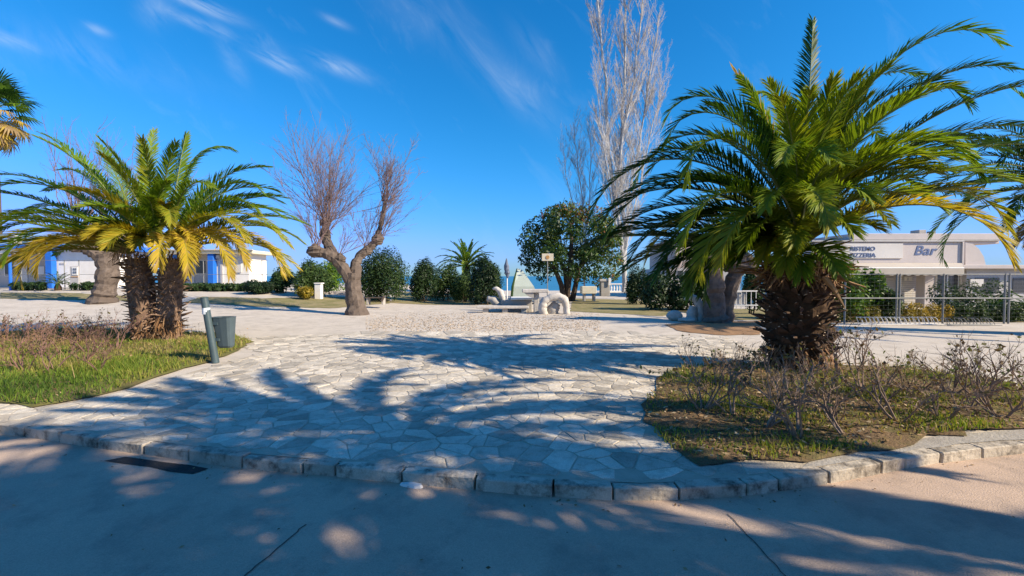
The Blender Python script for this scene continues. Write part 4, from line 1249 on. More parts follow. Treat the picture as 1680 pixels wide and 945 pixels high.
def dome(rng, w, d, h, n, rr=(.35, .55), t=.4):
    """blobs filling a clipped dome of half-width w, half-depth d, height h"""
    out = []
    for i in range(n):
        a = rng.uniform(0, 2 * pi); el = math.asin(rng.uniform(0, 1)); r = rng.uniform(.45, .72)
        br = rng.uniform(*rr)
        out.append(((w * r * cos(a) * cos(el), d * r * sin(a) * cos(el), h * (.30 + .45 * sin(el) * r / .6)), (w * br, d * br, h * br * .8), t + rng.uniform(-.22, .28)))
    out.append(((0, 0, h * .45), (w * .78, d * .78, h * .45), t))
    return out
def px_bush(name, label, cat, x0, x1, ytop, ybot, Y, m, seed, n=16, per=260, size=.07, t=.4, depth=None, group=None, flat=False):
    p = AT((x0 + x1) / 2, ybot, Y)
    p.z = gz(p.x, Y)
    w = (x1 - x0) / 2 * Y / F_PX; h = AT(0, ytop, Y).z - p.z
    rng = random.Random(seed)
    d = depth or w
    if flat:
        bl = []
        nx = max(2, int(w * 2 / (h * .55)))
        for i in range(nx):
            for k in range(2):
                bl.append(((-w + 2 * w * (i + .5) / nx + rng.uniform(-.1, .1), rng.uniform(-.3, .3) * d, h * (.32 + .30 * k) + rng.uniform(-.04, .06) * h), (max(w / nx, h * .3) * 1.15, d * .8, h * .36), t + rng.uniform(-.15, .15)))
    else:
        bl = dome(rng, w, d, h, n, t=t)
    return bush(name, label, cat, p, bl, per, size, m, seed, group=group)
# evergreen tree in the middle
rng = random.Random(81); rs = np.random.RandomState(81)
EY = 27.0
eb = GG(932, 494); eb = AT(932, 494, EY); eb.z = gz(eb.x, EY)
EVER = thing('evergreen_tree', 'dense dark evergreen tree with a broad rounded crown in the centre', 'tree', eb)
blobs = []
def erel(px, py, dy): return AT(px, py, EY + dy) - eb
for i in range(75):
    a = rng.uniform(0, 2 * pi); q = sqrt(rng.random())
    px = 938 + 76 * q * cos(a); py = 402 + 60 * q * sin(a)
    if py > 440 and 900 < px < 1000 and rng.random() < .5: py -= 35
    dy = rng.uniform(-1, 1) * 2.8 * sqrt(max(0, 1 - q * q * .9))
    c = erel(px, py, dy)
    t = .35 + rng.uniform(-.15, .2) + (.22 if px > 975 else 0)  # right side of the crown tinted brighter in place of sunlight
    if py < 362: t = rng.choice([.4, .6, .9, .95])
    blobs.append((tuple(c), (rng.uniform(.55, .95), rng.uniform(.55, .95), rng.uniform(.45, .8)), t))
for px, py in ((868, 408), (862, 425), (876, 440), (1010, 428), (1003, 450), (985, 462), (920, 345), (905, 350), (955, 350)):
    blobs.append((tuple(erel(px, py, rng.uniform(-1, 1))), (.55, .6, .5), .4 if px < 980 else .68))  # same painted sun-side brightening on the outer clumps
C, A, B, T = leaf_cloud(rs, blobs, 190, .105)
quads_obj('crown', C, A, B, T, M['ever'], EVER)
mb = MB()
for pts in ([(932, 496, 0), (930, 470, 0), (926, 440, .1), (905, 405, .3)], [(938, 496, .2), (944, 470, .2), (950, 440, .2), (975, 410, 0)], [(931, 480, 0), (935, 445, -.2), (938, 400, 0), (935, 360, .1)], [(926, 496, -.2), (921, 468, -.2), (910, 440, -.4), (885, 420, -.8)]):
    mb.tube([erel(*q) for q in pts], [.2, .17, .13, .06], 8, 0, .5, True, .08, rng)
mb.build('trunk', M['barkdark'], EVER)

G1 = 'round clipped shrubs in the middle of the park'
px_bush('round_shrub', 'largest round clipped shrub right behind the forked bare tree', 'shrub', 588, 672, 412, 486, 24, M['hedge'], 91, 22, 330, .075, .45, group=G1)
px_bush('round_shrub', 'dark ball-shaped shrub left of the distant palm', 'shrub', 672, 722, 430, 482, 26, M['hedge'], 92, 16, 300, .075, .25, group=G1)
px_bush('round_shrub', 'lower greener shrub under the left fronds of the distant palm', 'shrub', 708, 760, 436, 480, 27.5, M['hedge'], 93, 14, 260, .075, .5, group=G1)
px_bush('round_shrub', 'dark tall rounded shrub right of the distant palm', 'shrub', 768, 826, 420, 490, 24, M['hedge'], 94, 18, 320, .075, .22, group=G1)
px_bush('round_shrub', 'small shrub in front of the distant palm trunk', 'shrub', 742, 785, 446, 478, 26, M['hedge'], 95, 12, 220, .07, .6)
px_bush('round_shrub', 'grey-green round shrub beside the white post', 'shrub', 478, 545, 430, 490, 24, M['hedge'], 96, 18, 280, .075, .6)
px_bush('leafy_shrub', 'loose light green shrub close behind the left arm of the forked tree', 'shrub', 512, 566, 424, 486, 27, M['lime'], 97, 14, 220, .08, .3)
px_bush('leafy_shrub', 'mixed green shrub left of the white post with yellow fronds above it', 'shrub', 440, 486, 440, 492, 25, M['hedge'], 98, 14, 260, .075, .5)
px_bush('leafy_shrub', 'small rusty shrub low beside the white post', 'shrub', 486, 514, 466, 494, 22.5, M['gold'], 99, 8, 160, .06, .2)
px_bush('hedge', 'dark dense hedge in front of the pale pink house', 'hedge', 1058, 1172, 446, 505, 20, M['hedge'], 100, per=900, size=.085, t=.18, depth=.9, flat=True)
px_bush('round_shrub', 'dark shrub with spiky top at the left end of the right hedge', 'shrub', 1028, 1066, 440, 486, 24, M['hedge'], 110, 12, 260, .075, .2)
px_bush('hedge', 'dark low hedge under the left fence beside the white hut', 'hedge', 284, 410, 464, 494, 25.5, M['hedge'], 102, per=330, size=.075, t=.4, depth=.5, flat=True)
px_bush('round_shrub', 'blackish low shrub at the right end of the left hedge', 'shrub', 395, 450, 460, 492, 24, M['hedge'], 103, 12, 260, .07, .05)
px_bush('leafy_shrub', 'low scrappy plants by the fence in front of the blue and white hut', 'shrub', 20, 78, 462, 482, 26, M['hedge'], 104, per=140, size=.07, t=.35, depth=.4, flat=True)
px_bush('leafy_shrub', 'low scrappy plants by the sign board on the left', 'shrub', 118, 160, 462, 482, 26, M['hedge'], 105, per=120, size=.07, t=.3, depth=.4, flat=True)
px_bush('leafy_shrub', 'bright yellow-green bush beside the scaly trunk of the right palm', 'shrub', 1352, 1412, 436, 528, 15.2, M['lime'], 106, 22, 300, .06, .55, depth=.8)
px_bush('leafy_shrub', 'broad-leaved green bush between the bright bush and the fence post', 'shrub', 1398, 1446, 448, 528, 15.6, M['lime'], 107, 14, 120, .11, .25, depth=.6)
px_bush('leafy_shrub', 'dusty green bush in front of the roller shutter', 'shrub', 1432, 1476, 474, 528, 15.4, M['hedge'], 108, 14, 260, .05, .75, depth=.5)
px_bush('leafy_shrub', 'golden yellow low shrub under the rail of the right fence', 'shrub', 1482, 1556, 496, 526, 15.0, M['gold'], 109, per=300, size=.04, t=.5, depth=.35, flat=True)
px_bush('hedge', 'clipped green hedge behind the right fence with yellowish tips', 'hedge', 1526, 1645, 456, 512, 16.5, M['hedge'], 111, per=420, size=.05, t=.6, depth=.5, flat=True)
px_bush('leafy_shrub', 'low dark green planting along the foot of the right fence', 'shrub', 1548, 1668, 494, 530, 15.0, M['hedge'], 112, per=330, size=.045, t=.65, depth=.35, flat=True)
px_bush('leafy_shrub', 'low dark green planting at the right edge beyond the last fence post', 'shrub', 1660, 1760, 496, 532, 15.0, M['hedge'], 113, per=330, size=.045, t=.45, depth=.35, flat=True)
px_bush('leafy_shrub', 'brownish straggly plants at the foot of the bright yellow-green bush', 'shrub', 1370, 1440, 500, 530, 14.9, M['gold'], 114, per=200, size=.04, t=.05, depth=.3, flat=True)
px_bush('leafy_shrub', 'grey-green shrub behind the white railing and the two-stemmed pollard', 'shrub', 1215, 1252, 440, 500, 18, M['hedge'], 115, 12, 240, .07, .4)

# cycads
def cycad(label, px, py, Y, L, seed, n=20, tint=.12):
    rng = random.Random(seed)
    p = AT(px, py, Y); p.z = gz(p.x, Y)
    root = thing('cycad', label, 'plant', p)
    mb_ = MB(); mb_.tube([(0, 0, -.05), (0, 0, .2), (0, 0, .38)], [.16, .17, .1], 9, 0, .5, True, .1, rng)
    mb_.build('trunk', M['palmtrunk'], root)
    for i in range(n):
        f = frond_mb(rng, L * rng.uniform(.85, 1.1), 70 - 60 * i / n, 50 + 40 * i / n, tint + rng.uniform(-.06, .1), npairs=26, lmax=.15, wleaf=.012, r0=.01)
        o = f.build('frond', [M['palm'], M['rachis']], root)
        o.location = (0, 0, .36); o.rotation_euler = (0, 0, i * 2.39996)
cycad('dark spiky cycad by the left fence in front of the white hut wall', 95, 474, 26, 1.05, 121)
cycad('dark cycad behind the right fence just left of the double post', 1632, 510, 15.6, .95, 122)
cycad('dark cycad at the right edge behind the fence', 1690, 510, 15.8, .95, 123)
#PART3
# ------------------------------------------------------------------ rose bushes
def rose_proto(seed, H, leafy, spread=.7, name='rose_bush', m='rosestem'):
    rng = random.Random(seed)
    root = thing(name, 'bare rose bush', 'shrub')
    ms = MB(); tips = []
    def grow(p, d, L, r, depth):
        n = 3; pts = [p]; dd = d
        for i in range(n):
            dd = (rnd_dir(rng, dd, .13) + Vector((0, 0, .04))).normalized(); pts.append(pts[-1] + dd * L / n)
        ms.tube(pts, [r * (1 - .45 * i / n) for i in range(n + 1)], 5 if depth > 1 else 3, 0, .5, False)
        for q in pts[1:]:
            if depth < 2: tips.append(q)
        if depth > 0:
            k = rng.choice([2, 2, 3, 3])
            for j in range(k):
                i = rng.choice([1, 2, 3, 3])
                nd = (dd + dd.cross(Vector((rng.gauss(0, 1), rng.gauss(0, 1), rng.gauss(0, 1)))).normalized() * rng.uniform(.4, .95) + Vector((0, 0, .12))).normalized()
                grow(pts[i], nd, L * rng.uniform(.55, .8), r * .6, depth - 1)
    for k in range(rng.choice([3, 4, 4, 5])):
        a = rng.uniform(0, 2 * pi)
        d = Vector((cos(a) * spread, sin(a) * spread, 1)).normalized()
        grow(Vector((cos(a) * .03, sin(a) * .03, -.03)), d, H * .45, .012 * rng.uniform(.8, 1.3), 4)
    ms.build('stems', M[m], root)
    n = int(leafy)
    if n:
        rs_ = np.random.RandomState(seed)
        C = np.array([list(rng.choice(tips)) for _ in range(n)]) + rs_.normal(0, .02, (n, 3))
        nrm = unit(rs_.normal(size=(n, 3)) + np.array([0, 0, .5])); a = unit(np.cross(nrm, rs_.normal(size=(n, 3)))); b = np.cross(nrm, a)
        s_ = .024 * rs_.uniform(.5, 1.3, (n, 1))
        quads_obj('leaves', C, a * s_, b * s_ * .6, np.clip(rs_.normal(.45, .25, n), 0, 1), M['roseleaf'], root)
    return root
PROTO = [rose_proto(400 + i, h, lf) for i, (h, lf) in enumerate([(.72, 50), (.80, 90), (.68, 80), (.76, 40), (.84, 110), (.66, 60)])]
PROTO_L = [rose_proto(450 + i, h, lf, .6, 'rose_bush', 'rosered') for i, (h, lf) in enumerate([(.70, 50), (.76, 70), (.66, 60), (.72, 40), (.78, 70), (.62, 50)])]
used = set()
RB = random.Random(77)
def put_rose(i, px, py, sc, label, group, P_=None):
    P_ = P_ or PROTO; key = (id(P_), i)
    p = G(px, py, .045)
    rz = RB.uniform(0, 6.28)
    if key not in used:
        used.add(key); o = P_[i]; o.location = p; o.rotation_euler = (0, 0, rz); o.scale = (sc,) * 3
        o['label'] = label; o['group'] = group
    else:
        dup(P_[i], p, rz, sc, label, group)
GR = 'rose bushes in the right bed'
for i, px, py, sc, lb in [
    (1, 1150, 672, .95, 'leafier rose bush at the left corner of the right bed'),
    (4, 1203, 682, 1.0, 'rose bush with green shoots second from the left corner of the right bed'),
    (0, 1252, 700, 1.0, 'bare rose bush in the right bed before the left side of the palm trunk'),
    (3, 1312, 716, 1.25, 'tallest bare rose bush with a pale stem in front of the palm trunk'),
    (5, 1392, 716, 1.1, 'rose bush with a dark leaning stem nearest the kerb side in the right bed'),
    (2, 1372, 690, 1.0, 'twiggy rose bush just behind the dark leaning stem in the right bed'),
    (4, 1478, 692, 1.0, 'rose bush with a forked dark stem in the middle of the right bed front'),
    (2, 1548, 686, 1.0, 'low spreading rose bush by the right pavement edge of the bed'),
    (1, 1640, 684, 1.05, 'low rose bush at the right edge of the picture near the pavement'),
    (0, 1232, 636, .95, 'bare rose bush touching the left foot of the big palm trunk'),
    (5, 1182, 632, .9, 'small rose bush at the back left corner of the right bed'),
    (3, 1345, 650, 1.0, 'rose bush growing close before the right foot of the palm trunk'),
    (1, 1418, 648, 1.15, 'tall thin rose bush right of the palm trunk against the pale plaza'),
    (0, 1490, 650, 1.0, 'rose bush at the middle back of the right bed'),
    (2, 1560, 645, 1.0, 'rose bush with pale twigs at the back of the right bed before the plaza'),
    (4, 1618, 650, .95, 'rose bush at the back right of the right bed'),
    (5, 1675, 655, 1.0, 'half hidden rose bush at the right border of the picture'),
    (3, 1280, 668, .9, 'small bare rose bush between the two tall ones before the palm trunk'),
    (4, 1440, 675, .85, 'small leafy rose bush between the dark leaning and the forked ones'),
    (0, 1590, 668, .9, 'bare rose bush between the low spreading ones on the right')]:
    put_rose(i, px, py, sc, lb, GR)
GL = 'dry rose bushes in the left bed'
for k, (i, px, py, sc, lb) in enumerate([
    (4, 20, 578, 1.1, 'dry rose bush at the left border of the picture'), (1, 62, 590, 1.15, 'reddish dry rose bush second from the left border'),
    (0, 105, 582, 1.1, 'dry rose bush third from the left border'), (3, 150, 580, 1.1, 'dry rose bush left of the twin trunks by a palm width'),
    (4, 190, 573, 1.15, 'tall sparse dry rose bush touching the twin trunk base'), (2, 40, 608, .95, 'dry rose bush furthest forward on the left'),
    (5, 88, 612, .9, 'small dry rose bush in the green grass on the left'), (1, 132, 600, .9, 'small dry rose bush before the twin palm in the grass'),
    (2, 10, 560, 1.0, 'dry rose bush second from left in the back row of the left bed'), (0, 55, 562, 1.0, 'dry rose bush third from left in the back row of the left bed'), (5, 98, 562, 1.05, 'dry rose bush fourth from left in the back row of the left bed'), (3, 140, 560, 1.05, 'dry rose bush fifth from left in the back row of the left bed'), (1, 178, 558, 1.0, 'dry rose bush at the right end of the back row beside the twin trunk'), (4, -30, 570, 1.1, 'dry rose bush at the far left border in the back row of the left bed'), (5, 160, 610, .8, 'smallest dry rose bush left of the bin post in the grass')]):
    put_rose(i, px, py, sc, lb or 'dry rose bush in the back row along the plaza side of the left bed', GL, PROTO_L)

# ------------------------------------------------------------------ litter bin on a leaning post
bb = G(354, 594, .02)
BIN = thing('litter_bin', 'grey-green litter bin hung on a leaning post beside the left bed', 'bin', bb)
def brel(px, py, dy=0): return AT(px, py, bb.y + dy) - bb
mb = MB()
top = brel(335, 489); bot = brel(354, 596)
mb.tube([bot, bot.lerp(top, .5), top], [.062, .062, .062], 14, 0, .5)
POST_ = mb.build('post', M['binpost'], BIN); bevel_obj(POST_, .006)
mb = MB()
cs = []
for py, hw in ((512, .165), (511, .172), (560, .125), (567, .105)):
    pass
prof = [(.0, .105, .06), (.035, .125, .09), (.30, .150, .11), (.555, .178, .13), (.575, .186, .136)]
btm = brel(366, 570, .14)
vs = []; n = 12
for z, hw, hd in prof:
    for k in range(n):
        a = 2 * pi * k / n
        x = hw * math.copysign(abs(cos(a)) ** .5, cos(a)); y = hd * math.copysign(abs(sin(a)) ** .5, sin(a))
        vs.append((btm.x + x - z * .06 + .06, btm.y + y, btm.z + z))
fs = [tuple(reversed(range(n)))]
for i in range(len(prof) - 1):
    for k in range(n): fs.append((i * n + k, i * n + (k + 1) % n, (i + 1) * n + (k + 1) % n, (i + 1) * n + k))
m0 = (len(prof) - 1) * n
vin = []
for z, sc in ((.575, .88), (.12, .6)):
    for k in range(n):
        p = vs[m0 + k]; c_ = (btm.x + .06 - .575 * .06, btm.y)
        vin.append((c_[0] + (p[0] - c_[0]) * sc, c_[1] + (p[1] - c_[1]) * sc, btm.z + z))
b0 = len(vs); vs += vin
for k in range(n): fs.append((m0 + k, m0 + (k + 1) % n, b0 + (k + 1) % n, b0 + k)); fs.append((b0 + k, b0 + (k + 1) % n, b0 + n + (k + 1) % n, b0 + n + k))
fs.append(tuple(b0 + n + k for k in range(n)))
mb.add(vs, fs); mb.build('bucket', M['bin'], BIN)
mb = MB(); mb.box((btm.x - .09, btm.y - .07, btm.z + .46), (.16, .12, .05)); mb.box((btm.x - .06, btm.y - .07, btm.z + .16), (.14, .12, .05))
mb.build('bracket', M['binpost'], BIN)
mb = MB(); sp_ = bot.lerp(top, .80); mb.tube([sp_ + Vector((0, 0, -.055)) - (top - bot).normalized() * .0, sp_ + (top - bot).normalized() * .06], [.0645, .0645], 14, 0, .5, False)
mb.build('sticker', M['sticker'], POST_)
mb = MB(); q = bot.lerp(top, 1.0); mb.tube([q, q + (top - bot).normalized() * .015], [.068, .06], 14); mb.build('cap', M['binpost'], POST_)

# ------------------------------------------------------------------ helpers for built things by pixel at a depth
def pbox(mb_, o, x0, x1, y0, y1, Y, depth, mat_=0, back=True):
    """box whose front face spans the pixel box at depth Y, going back by depth; in o's local frame"""
    a = AT(x0, y1, Y); b = AT(x1, y0, Y)
    mb_.box(((a.x + b.x) / 2 - o.x, Y + depth / 2 - o.y, (a.z + b.z) / 2 - o.z), (b.x - a.x, depth, b.z - a.z), mat_)
def pobj(name, x0, x1, y0, y1, Y, depth, m, root, bev=0.0):
    mb_ = MB(); pbox(mb_, root.location, x0, x1, y0, y1, Y, depth)
    ob = mb_.build(name, m, root)
    if bev: bevel_obj(ob, bev)
    return ob
def text_obj(name, s, x, y, z, size, m, parent, extr=.008, shear=0.0, sx=1.0, bold=0.0):
    cu = bpy.data.curves.new(name, 'FONT'); cu.body = s; cu.size = size; cu.extrude = extr; cu.align_x = 'LEFT'; cu.shear = shear; cu.offset = bold
    cu.resolution_u = 3
    tmp = bpy.data.objects.new('tmp_text', cu); COL.objects.link(tmp)
    bpy.context.view_layer.update()
    dg = bpy.context.evaluated_depsgraph_get()
    me = bpy.data.meshes.new_from_object(tmp.evaluated_get(dg))
    bpy.data.objects.remove(tmp)
    me.materials.clear(); me.materials.append(m)
    ob = bpy.data.objects.new(name, me); link(ob, parent)
    ob.location = (x, y, z); ob.rotation_euler = (pi / 2, 0, 0); ob.scale = (sx, 1, 1)
    return ob

# ------------------------------------------------------------------ restaurant on the right
RY = 21.5
ro = AT(1400, 505, RY); ro.z = 0
REST = thing('restaurant', 'low pinkish-white restaurant with a blue lettered sign and a cream scalloped awning', 'building', ro)
def R_(name, x0, x1, y0, y1, dY, dep, m, bev=0, parent=None):
    return pobj(name, x0, x1, y0, y1, RY + dY, dep, m, REST, bev)
R_('wall', 1330, 1583, 397, 437, 0, .5, M['pinkwhite'], .02)
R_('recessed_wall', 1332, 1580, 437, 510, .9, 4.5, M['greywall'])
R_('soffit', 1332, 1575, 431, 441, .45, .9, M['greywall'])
R_('roof_storey', 1400, 1640, 383, 400, 3.5, 4.0, M['pinkwhite'], .02)
R_('roof_edge', 1395, 1645, 392.5, 395, 3.3, 4.2, M['concrete'])
# curved end fin to the right of the fascia
mb = MB(); fin = [(1584, 398), (1596, 400), (1606, 408), (1614, 421), (1618, 437), (1584, 437)]
P_ = [AT(x, y, RY + .35) - REST.location for x, y in fin]
vs = P_ + [p + Vector((0, .6, 0)) for p in P_]; k = len(P_)
mb.add(vs, [tuple(reversed(range(k))), tuple(range(k, 2 * k))] + [(i, (i + 1) % k, k + (i + 1) % k, k + i) for i in range(k)])
mb.build('end_fin', M['pinkwhite'], REST)
R_('column', 1516, 1533, 440, 508, -.02, .5, M['pinkwhite'], .02)
R_('side_column', 1338, 1350, 437, 508, -.02, .5, M['pinkwhite'], .02)
# roller shutter built of slats
sh_l = None
for i in range(16):
    y0 = 452 + i * 3.3
    o = R_('shutter_slat', 1473, 1514, y0, y0 + 2.9, .80, .07, M['shutter'], .012)
for i in range(14):
    y0 = 456 + i * 3.6
    o = R_('shutter_slat', 1405, 1467, y0, y0 + 3.2, .82, .06, M['greywall'], .01)
R_('shutter_box', 1402, 1517, 443, 451.5, .7, .19, M['greywall'], .01)
sg = R_('notice', 1484, 1497, 454, 461, .72, .02, M['white'])
text_obj('notice_text', '1', AT(1488, 460, RY + .71).x - ro.x, RY + .71 - ro.y, AT(1488, 460, RY + .71).z, .2, M['greyletter'], REST)
# sign panel and lettering
SIGN_ = R_('sign_panel', 1345, 1482, 399.5, 424, -.06, .06, M['shutter'], .01)
def rt_(name, s, px, py, hpx, m, **kw):
    p = AT(px, py, RY - .07)
    return text_obj(name, s, p.x - ro.x, RY - .075 - ro.y, p.z, hpx / F_PX * RY / .70, m, SIGN_, **kw)
rt_('sign_letters', 'RISTEMO', 1395, 411.2, 6.8, M['blueletter'], sx=1.05, bold=.002)
rt_('sign_letters', 'PIZZERIA', 1395, 421.8, 6.8, M['blueletter'], sx=1.05, bold=.002)
p = AT(1499, 418, RY - .01)
text_obj('logo_letters', 'Bar', p.x - ro.x, -.012, p.z, 15.5 / F_PX * RY / .72, M['blueletter'], REST, shear=.25, sx=1.2, bold=.01)
# awning: sloping cloth, valance with scallops
mb = MB()
n = 24
t0 = [AT(1402 + (1578 - 1402) * i / n, 431.5, RY - .02) - ro for i in range(n + 1)]
t1 = [AT(1400 + (1582 - 1400) * i / n, 440.5, RY - 1.3) - ro for i in range(n + 1)]
mb.add(t0 + t1, [(i, i + 1, n + 2 + i, n + 1 + i) for i in range(n)])
AWN = mb.build('awning_cloth', M['awning'], REST)
mb = MB(); nS = 13
for i in range(nS * 6):
    x0 = i / (nS * 6); x1 = (i + 1) / (nS * 6)
    def sc_(t): 
        f = (t * nS) % 1.0
        return 449.2 + 2.8 * sqrt(max(0, 1 - (2 * f - 1) ** 2))
    a = AT(1400 + 182 * x0, 440.5, RY - 1.3) - ro; b = AT(1400 + 182 * x1, 440.5, RY - 1.3) - ro
    c = AT(1400 + 182 * x1, sc_(x1 - 1e-6), RY - 1.3) - ro; d = AT(1400 + 182 * x0, sc_(x0 + 1e-6), RY - 1.3) - ro
    th = Vector((0, .012, 0))
    mb.add([a, b, c, d, a + th, b + th, c + th, d + th], [(3, 2, 1, 0), (4, 5, 6, 7), (2, 3, 7, 6)])
mb.build('valance', M['awning'], AWN)
mb = MB(); mb.tube([t1[0] + Vector((0, .03, .02)), t1[-1] + Vector((0, .03, .02))], [.035, .035], 8); mb.build('awning_bar', M['white'], AWN)
R_('gutter', 1332, 1583, 394.5, 397, -.1, .14, M['greywall'], .02)
R_('downpipe', 1577, 1579.5, 397, 500, -.07, .08, M['greywall'], .01)
R_('roof_vent', 1508, 1520, 377, 383, 4.5, .6, M['concrete'], .02)
R_('roof_vent', 1530, 1536, 379, 383, 4.8, .4, M['metal'], .02)
R_('window_frame', 1536, 1574, 446, 482, .84, .08, M['white'], .01)
R_('window_pane', 1538, 1554, 448, 480, .82, .03, M['darkglass'])
R_('window_pane', 1556, 1572, 448, 480, .82, .03, M['darkglass'])
R_('door_step', 1402, 1576, 503, 510, .3, .7, M['concrete'], .02)
for px_ in (1404, 1576):
    mb = MB(); mb.tube([AT(px_, 437, RY) - ro, AT(px_, 441, RY - 1.26) - ro], [.025, .025], 6); mb.build('awning_arm', M['metal'], REST)
# right-hand wing
WI = thing('annexe', 'low grey flat-roofed annexe at the right edge behind the fence', 'building', (AT(1650, 505, 22).x, 22.0, 0))
pobj('wall', 1584, 1760, 441, 510, 22.0, 4, M['greywall'], WI)
pobj('roof', 1580, 1764, 434.5, 441, 21.6, 4.8, M['pinkwhite'], WI, .02)
pobj('window', 1600, 1640, 456, 480, 21.96, .05, M['darkglass'], WI)
pobj('pale_panel', 1592, 1614, 458, 470, 21.9, .05, M['shutter'], WI)
pobj('window', 1662, 1700, 456, 480, 21.96, .05, M['darkglass'], WI)

# fence on the right
FYR = 14.3
fx0 = AT(1380, 500, FYR).x
FEN = thing('wire_fence', 'galvanised post and rail fence in front of the restaurant', 'fence', (AT(1473, 530, FYR).x, FYR, 0))
fo = FEN.location
for px in (1386, 1470.5, 1475.5, 1547, 1648, 1655, 1735):
    q = AT(px, 500, FYR); mb = MB(); mb.tube([(q.x - fo.x, 0, -.1), (q.x - fo.x, 0, 1.68)], [.028, .028], 8); mb.build('post', M['metal'], FEN)
for z, r, dy in ((1.66, .018, .0), (.86, .022, -.03)):
    mb = MB(); mb.tube([(AT(1380, 500, FYR).x - fo.x, dy, z), (AT(1760, 500, FYR).x - fo.x, dy, z)], [r, r], 8); mb.build('rail', M['metal'], FEN)
mb = MB()
xa, xb = AT(1380, 500, FYR).x - fo.x, AT(1760, 500, FYR).x - fo.x
for i in range(int((xb - xa) / .16)):
    x = xa + i * .16; mb.tube([(x, .012, .06), (x, .012, 1.65)], [.0011, .0011], 3, 0, .5, False)
for i in range(12):
    z = .1 + i * .13; mb.tube([(xa, .014, z), (xb, .014, z)], [.0011, .0011], 3, 0, .5, False)
stuff(mb.build('wire_mesh', M['mesh'], FEN))

# bicycle racks: leaning hoops on a ground rail
def rack(label, pxs, py, Y, m, hs, lean, w=.16):
    p0 = AT(sum(pxs) / len(pxs), py, Y); p0.z = 0
    root = thing('bicycle_rack', label, 'bicycle rack', p0)
    xs_ = [AT(px, py, Y).x - p0.x for px in pxs]
    for x in xs_:
        mb_ = MB()
        pts = [(x, -.14, .03), (x - lean * .8, -.13, hs * .8), (x - lean, -.08, hs), (x - lean + .0, .08, hs), (x - lean * .8 + .05, .13, hs * .8), (x + .07, .14, .03)]
        mb_.tube(pts, [.011] * 6, 6); mb_.build('hoop', m, root)
        mb_ = MB(); x2 = x + .13
        pts = [(x2, -.14, .03), (x2 - lean * .8, -.13, hs * .8), (x2 - lean, -.08, hs), (x2 - lean + .0, .08, hs), (x2 - lean * .8 + .05, .13, hs * .8), (x2 + .07, .14, .03)]
        mb_.tube(pts, [.011] * 6, 6); mb_.build('hoop', m, root)
    for dy in (-.14, .14):
        mb_ = MB(); mb_.tube([(min(xs_) - .1, dy, .028), (max(xs_) + .35, dy, .028)], [.018, .018], 6); mb_.build('ground_rail', m, root)
rack('white bicycle rack of slim leaning hoops at the foot of the right fence', [1411, 1425, 1438, 1452, 1467, 1482, 1497, 1512, 1527], 533, 14.0, M['white'], .25, .07)
rack('grey bicycle rack continuing the white one to the right', [1552, 1574, 1596, 1618], 536, 13.8, M['metal'], .24, .1)

# ------------------------------------------------------------------ beach huts on the left
HY = 28.0
def hut(label, px0):
    b = AT(px0, 472, HY); b.z = gz(b.x, HY)
    return thing('beach_hut', label, 'building', b)
H1 = hut('white beach hut with bright blue roof edge, porch and corner column', 60)
pobj('wall', 84, 172, 409, 480, HY + .1, 3.5, M['white'], H1)
pobj('recessed_wall', -90, 76, 410, 480, HY + 1.6, 2.2, M['greywall'], H1)  # grey colour put in for the shade inside the porch
pobj('roof_edge', -90, 178, 401, 409.5, HY - .35, 4.2, M['blue'], H1, .02)
# sloped pale blue roof
mb = MB(); ho = H1.location
pts = [AT(-90, 401, HY - .3), AT(178, 401, HY - .3), AT(120, 386, HY + 3), AT(-90, 386, HY + 3)]
pts = [q - ho for q in pts]; th = Vector((0, 0, .05))
mb.add(pts + [q + th for q in pts], [(3, 2, 1, 0), (4, 5, 6, 7), (0, 1, 5, 4), (1, 2, 6, 5), (2, 3, 7, 6), (3, 0, 4, 7)])
mb.build('roof', M['skyblue'], H1)
pobj('column', 75, 83.5, 409, 476, HY - .3, .34, M['blue'], H1, .02)
pobj('porch_beam', -90, 75, 409.6, 416, HY - .2, .2, M['white'], H1)
pobj('window', 8, 30, 426, 452, HY + 1.56, .05, M['darkglass'], H1)
pobj('door', 34, 44, 424, 478, HY + 1.55, .05, M['shutter'], H1)
pobj('poster', 53, 72, 437, 450, HY + 1.55, .05, M['white'], H1)
pobj('air_unit', 22, 33, 430, 437, HY + 1.35, .2, M['white'], H1)
pobj('vent_grille', 98, 106, 431, 434, HY + .07, .04, M['greywall'], H1)
H2 = hut('second white beach hut right of the twin palm with a blue corner post', 360)
pobj('wall', 350, 408, 416, 482, HY + .1, 2.0, M['white'], H2)
pobj('recessed_wall', 262, 342, 418, 482, HY + 1.2, 2.4, M['greywall'], H2)  # porch shade painted as grey on the hut's back wall
pobj('roof', 255, 414, 410.5, 416, HY - .4, 2.8, M['cream'], H2, .02)
pobj('column', 341, 349.5, 416, 476, HY - .3, .34, M['blue'], H2, .02)
pobj('side_column', 284, 291, 418, 476, HY + .6, .3, M['blue'], H2, .02)
pobj('downpipe', 362, 364.5, 418, 478, HY + .02, .08, M['greywall'], H2)
pobj('beam_end', 354, 359, 419, 424, HY - .2, .3, M['greywall'], H2)
pobj('beam_end', 398, 403, 417, 421, HY - .2, .3, M['greywall'], H2)
for H_, xa_, xb_ in ((H1, 84, 172), (H2, 350, 408)):
    pobj('plinth', xa_, xb_, 471, 480, HY + .04, .1, M['greywall'], H_)
pobj('window_frame', 7, 31, 425, 453, HY + 1.58, .05, M['white'], H1)
pobj('window', 378, 394, 424, 446, HY + .06, .05, M['darkglass'], H2)
pobj('shutter', 376.5, 385.5, 423, 447, HY + .03, .05, M['shutter'], H2)
pobj('shutter', 386.5, 395.5, 423, 447, HY + .03, .05, M['shutter'], H2)
pobj('door', 302, 318, 426, 480, HY + 1.16, .05, M['shutter'], H2)
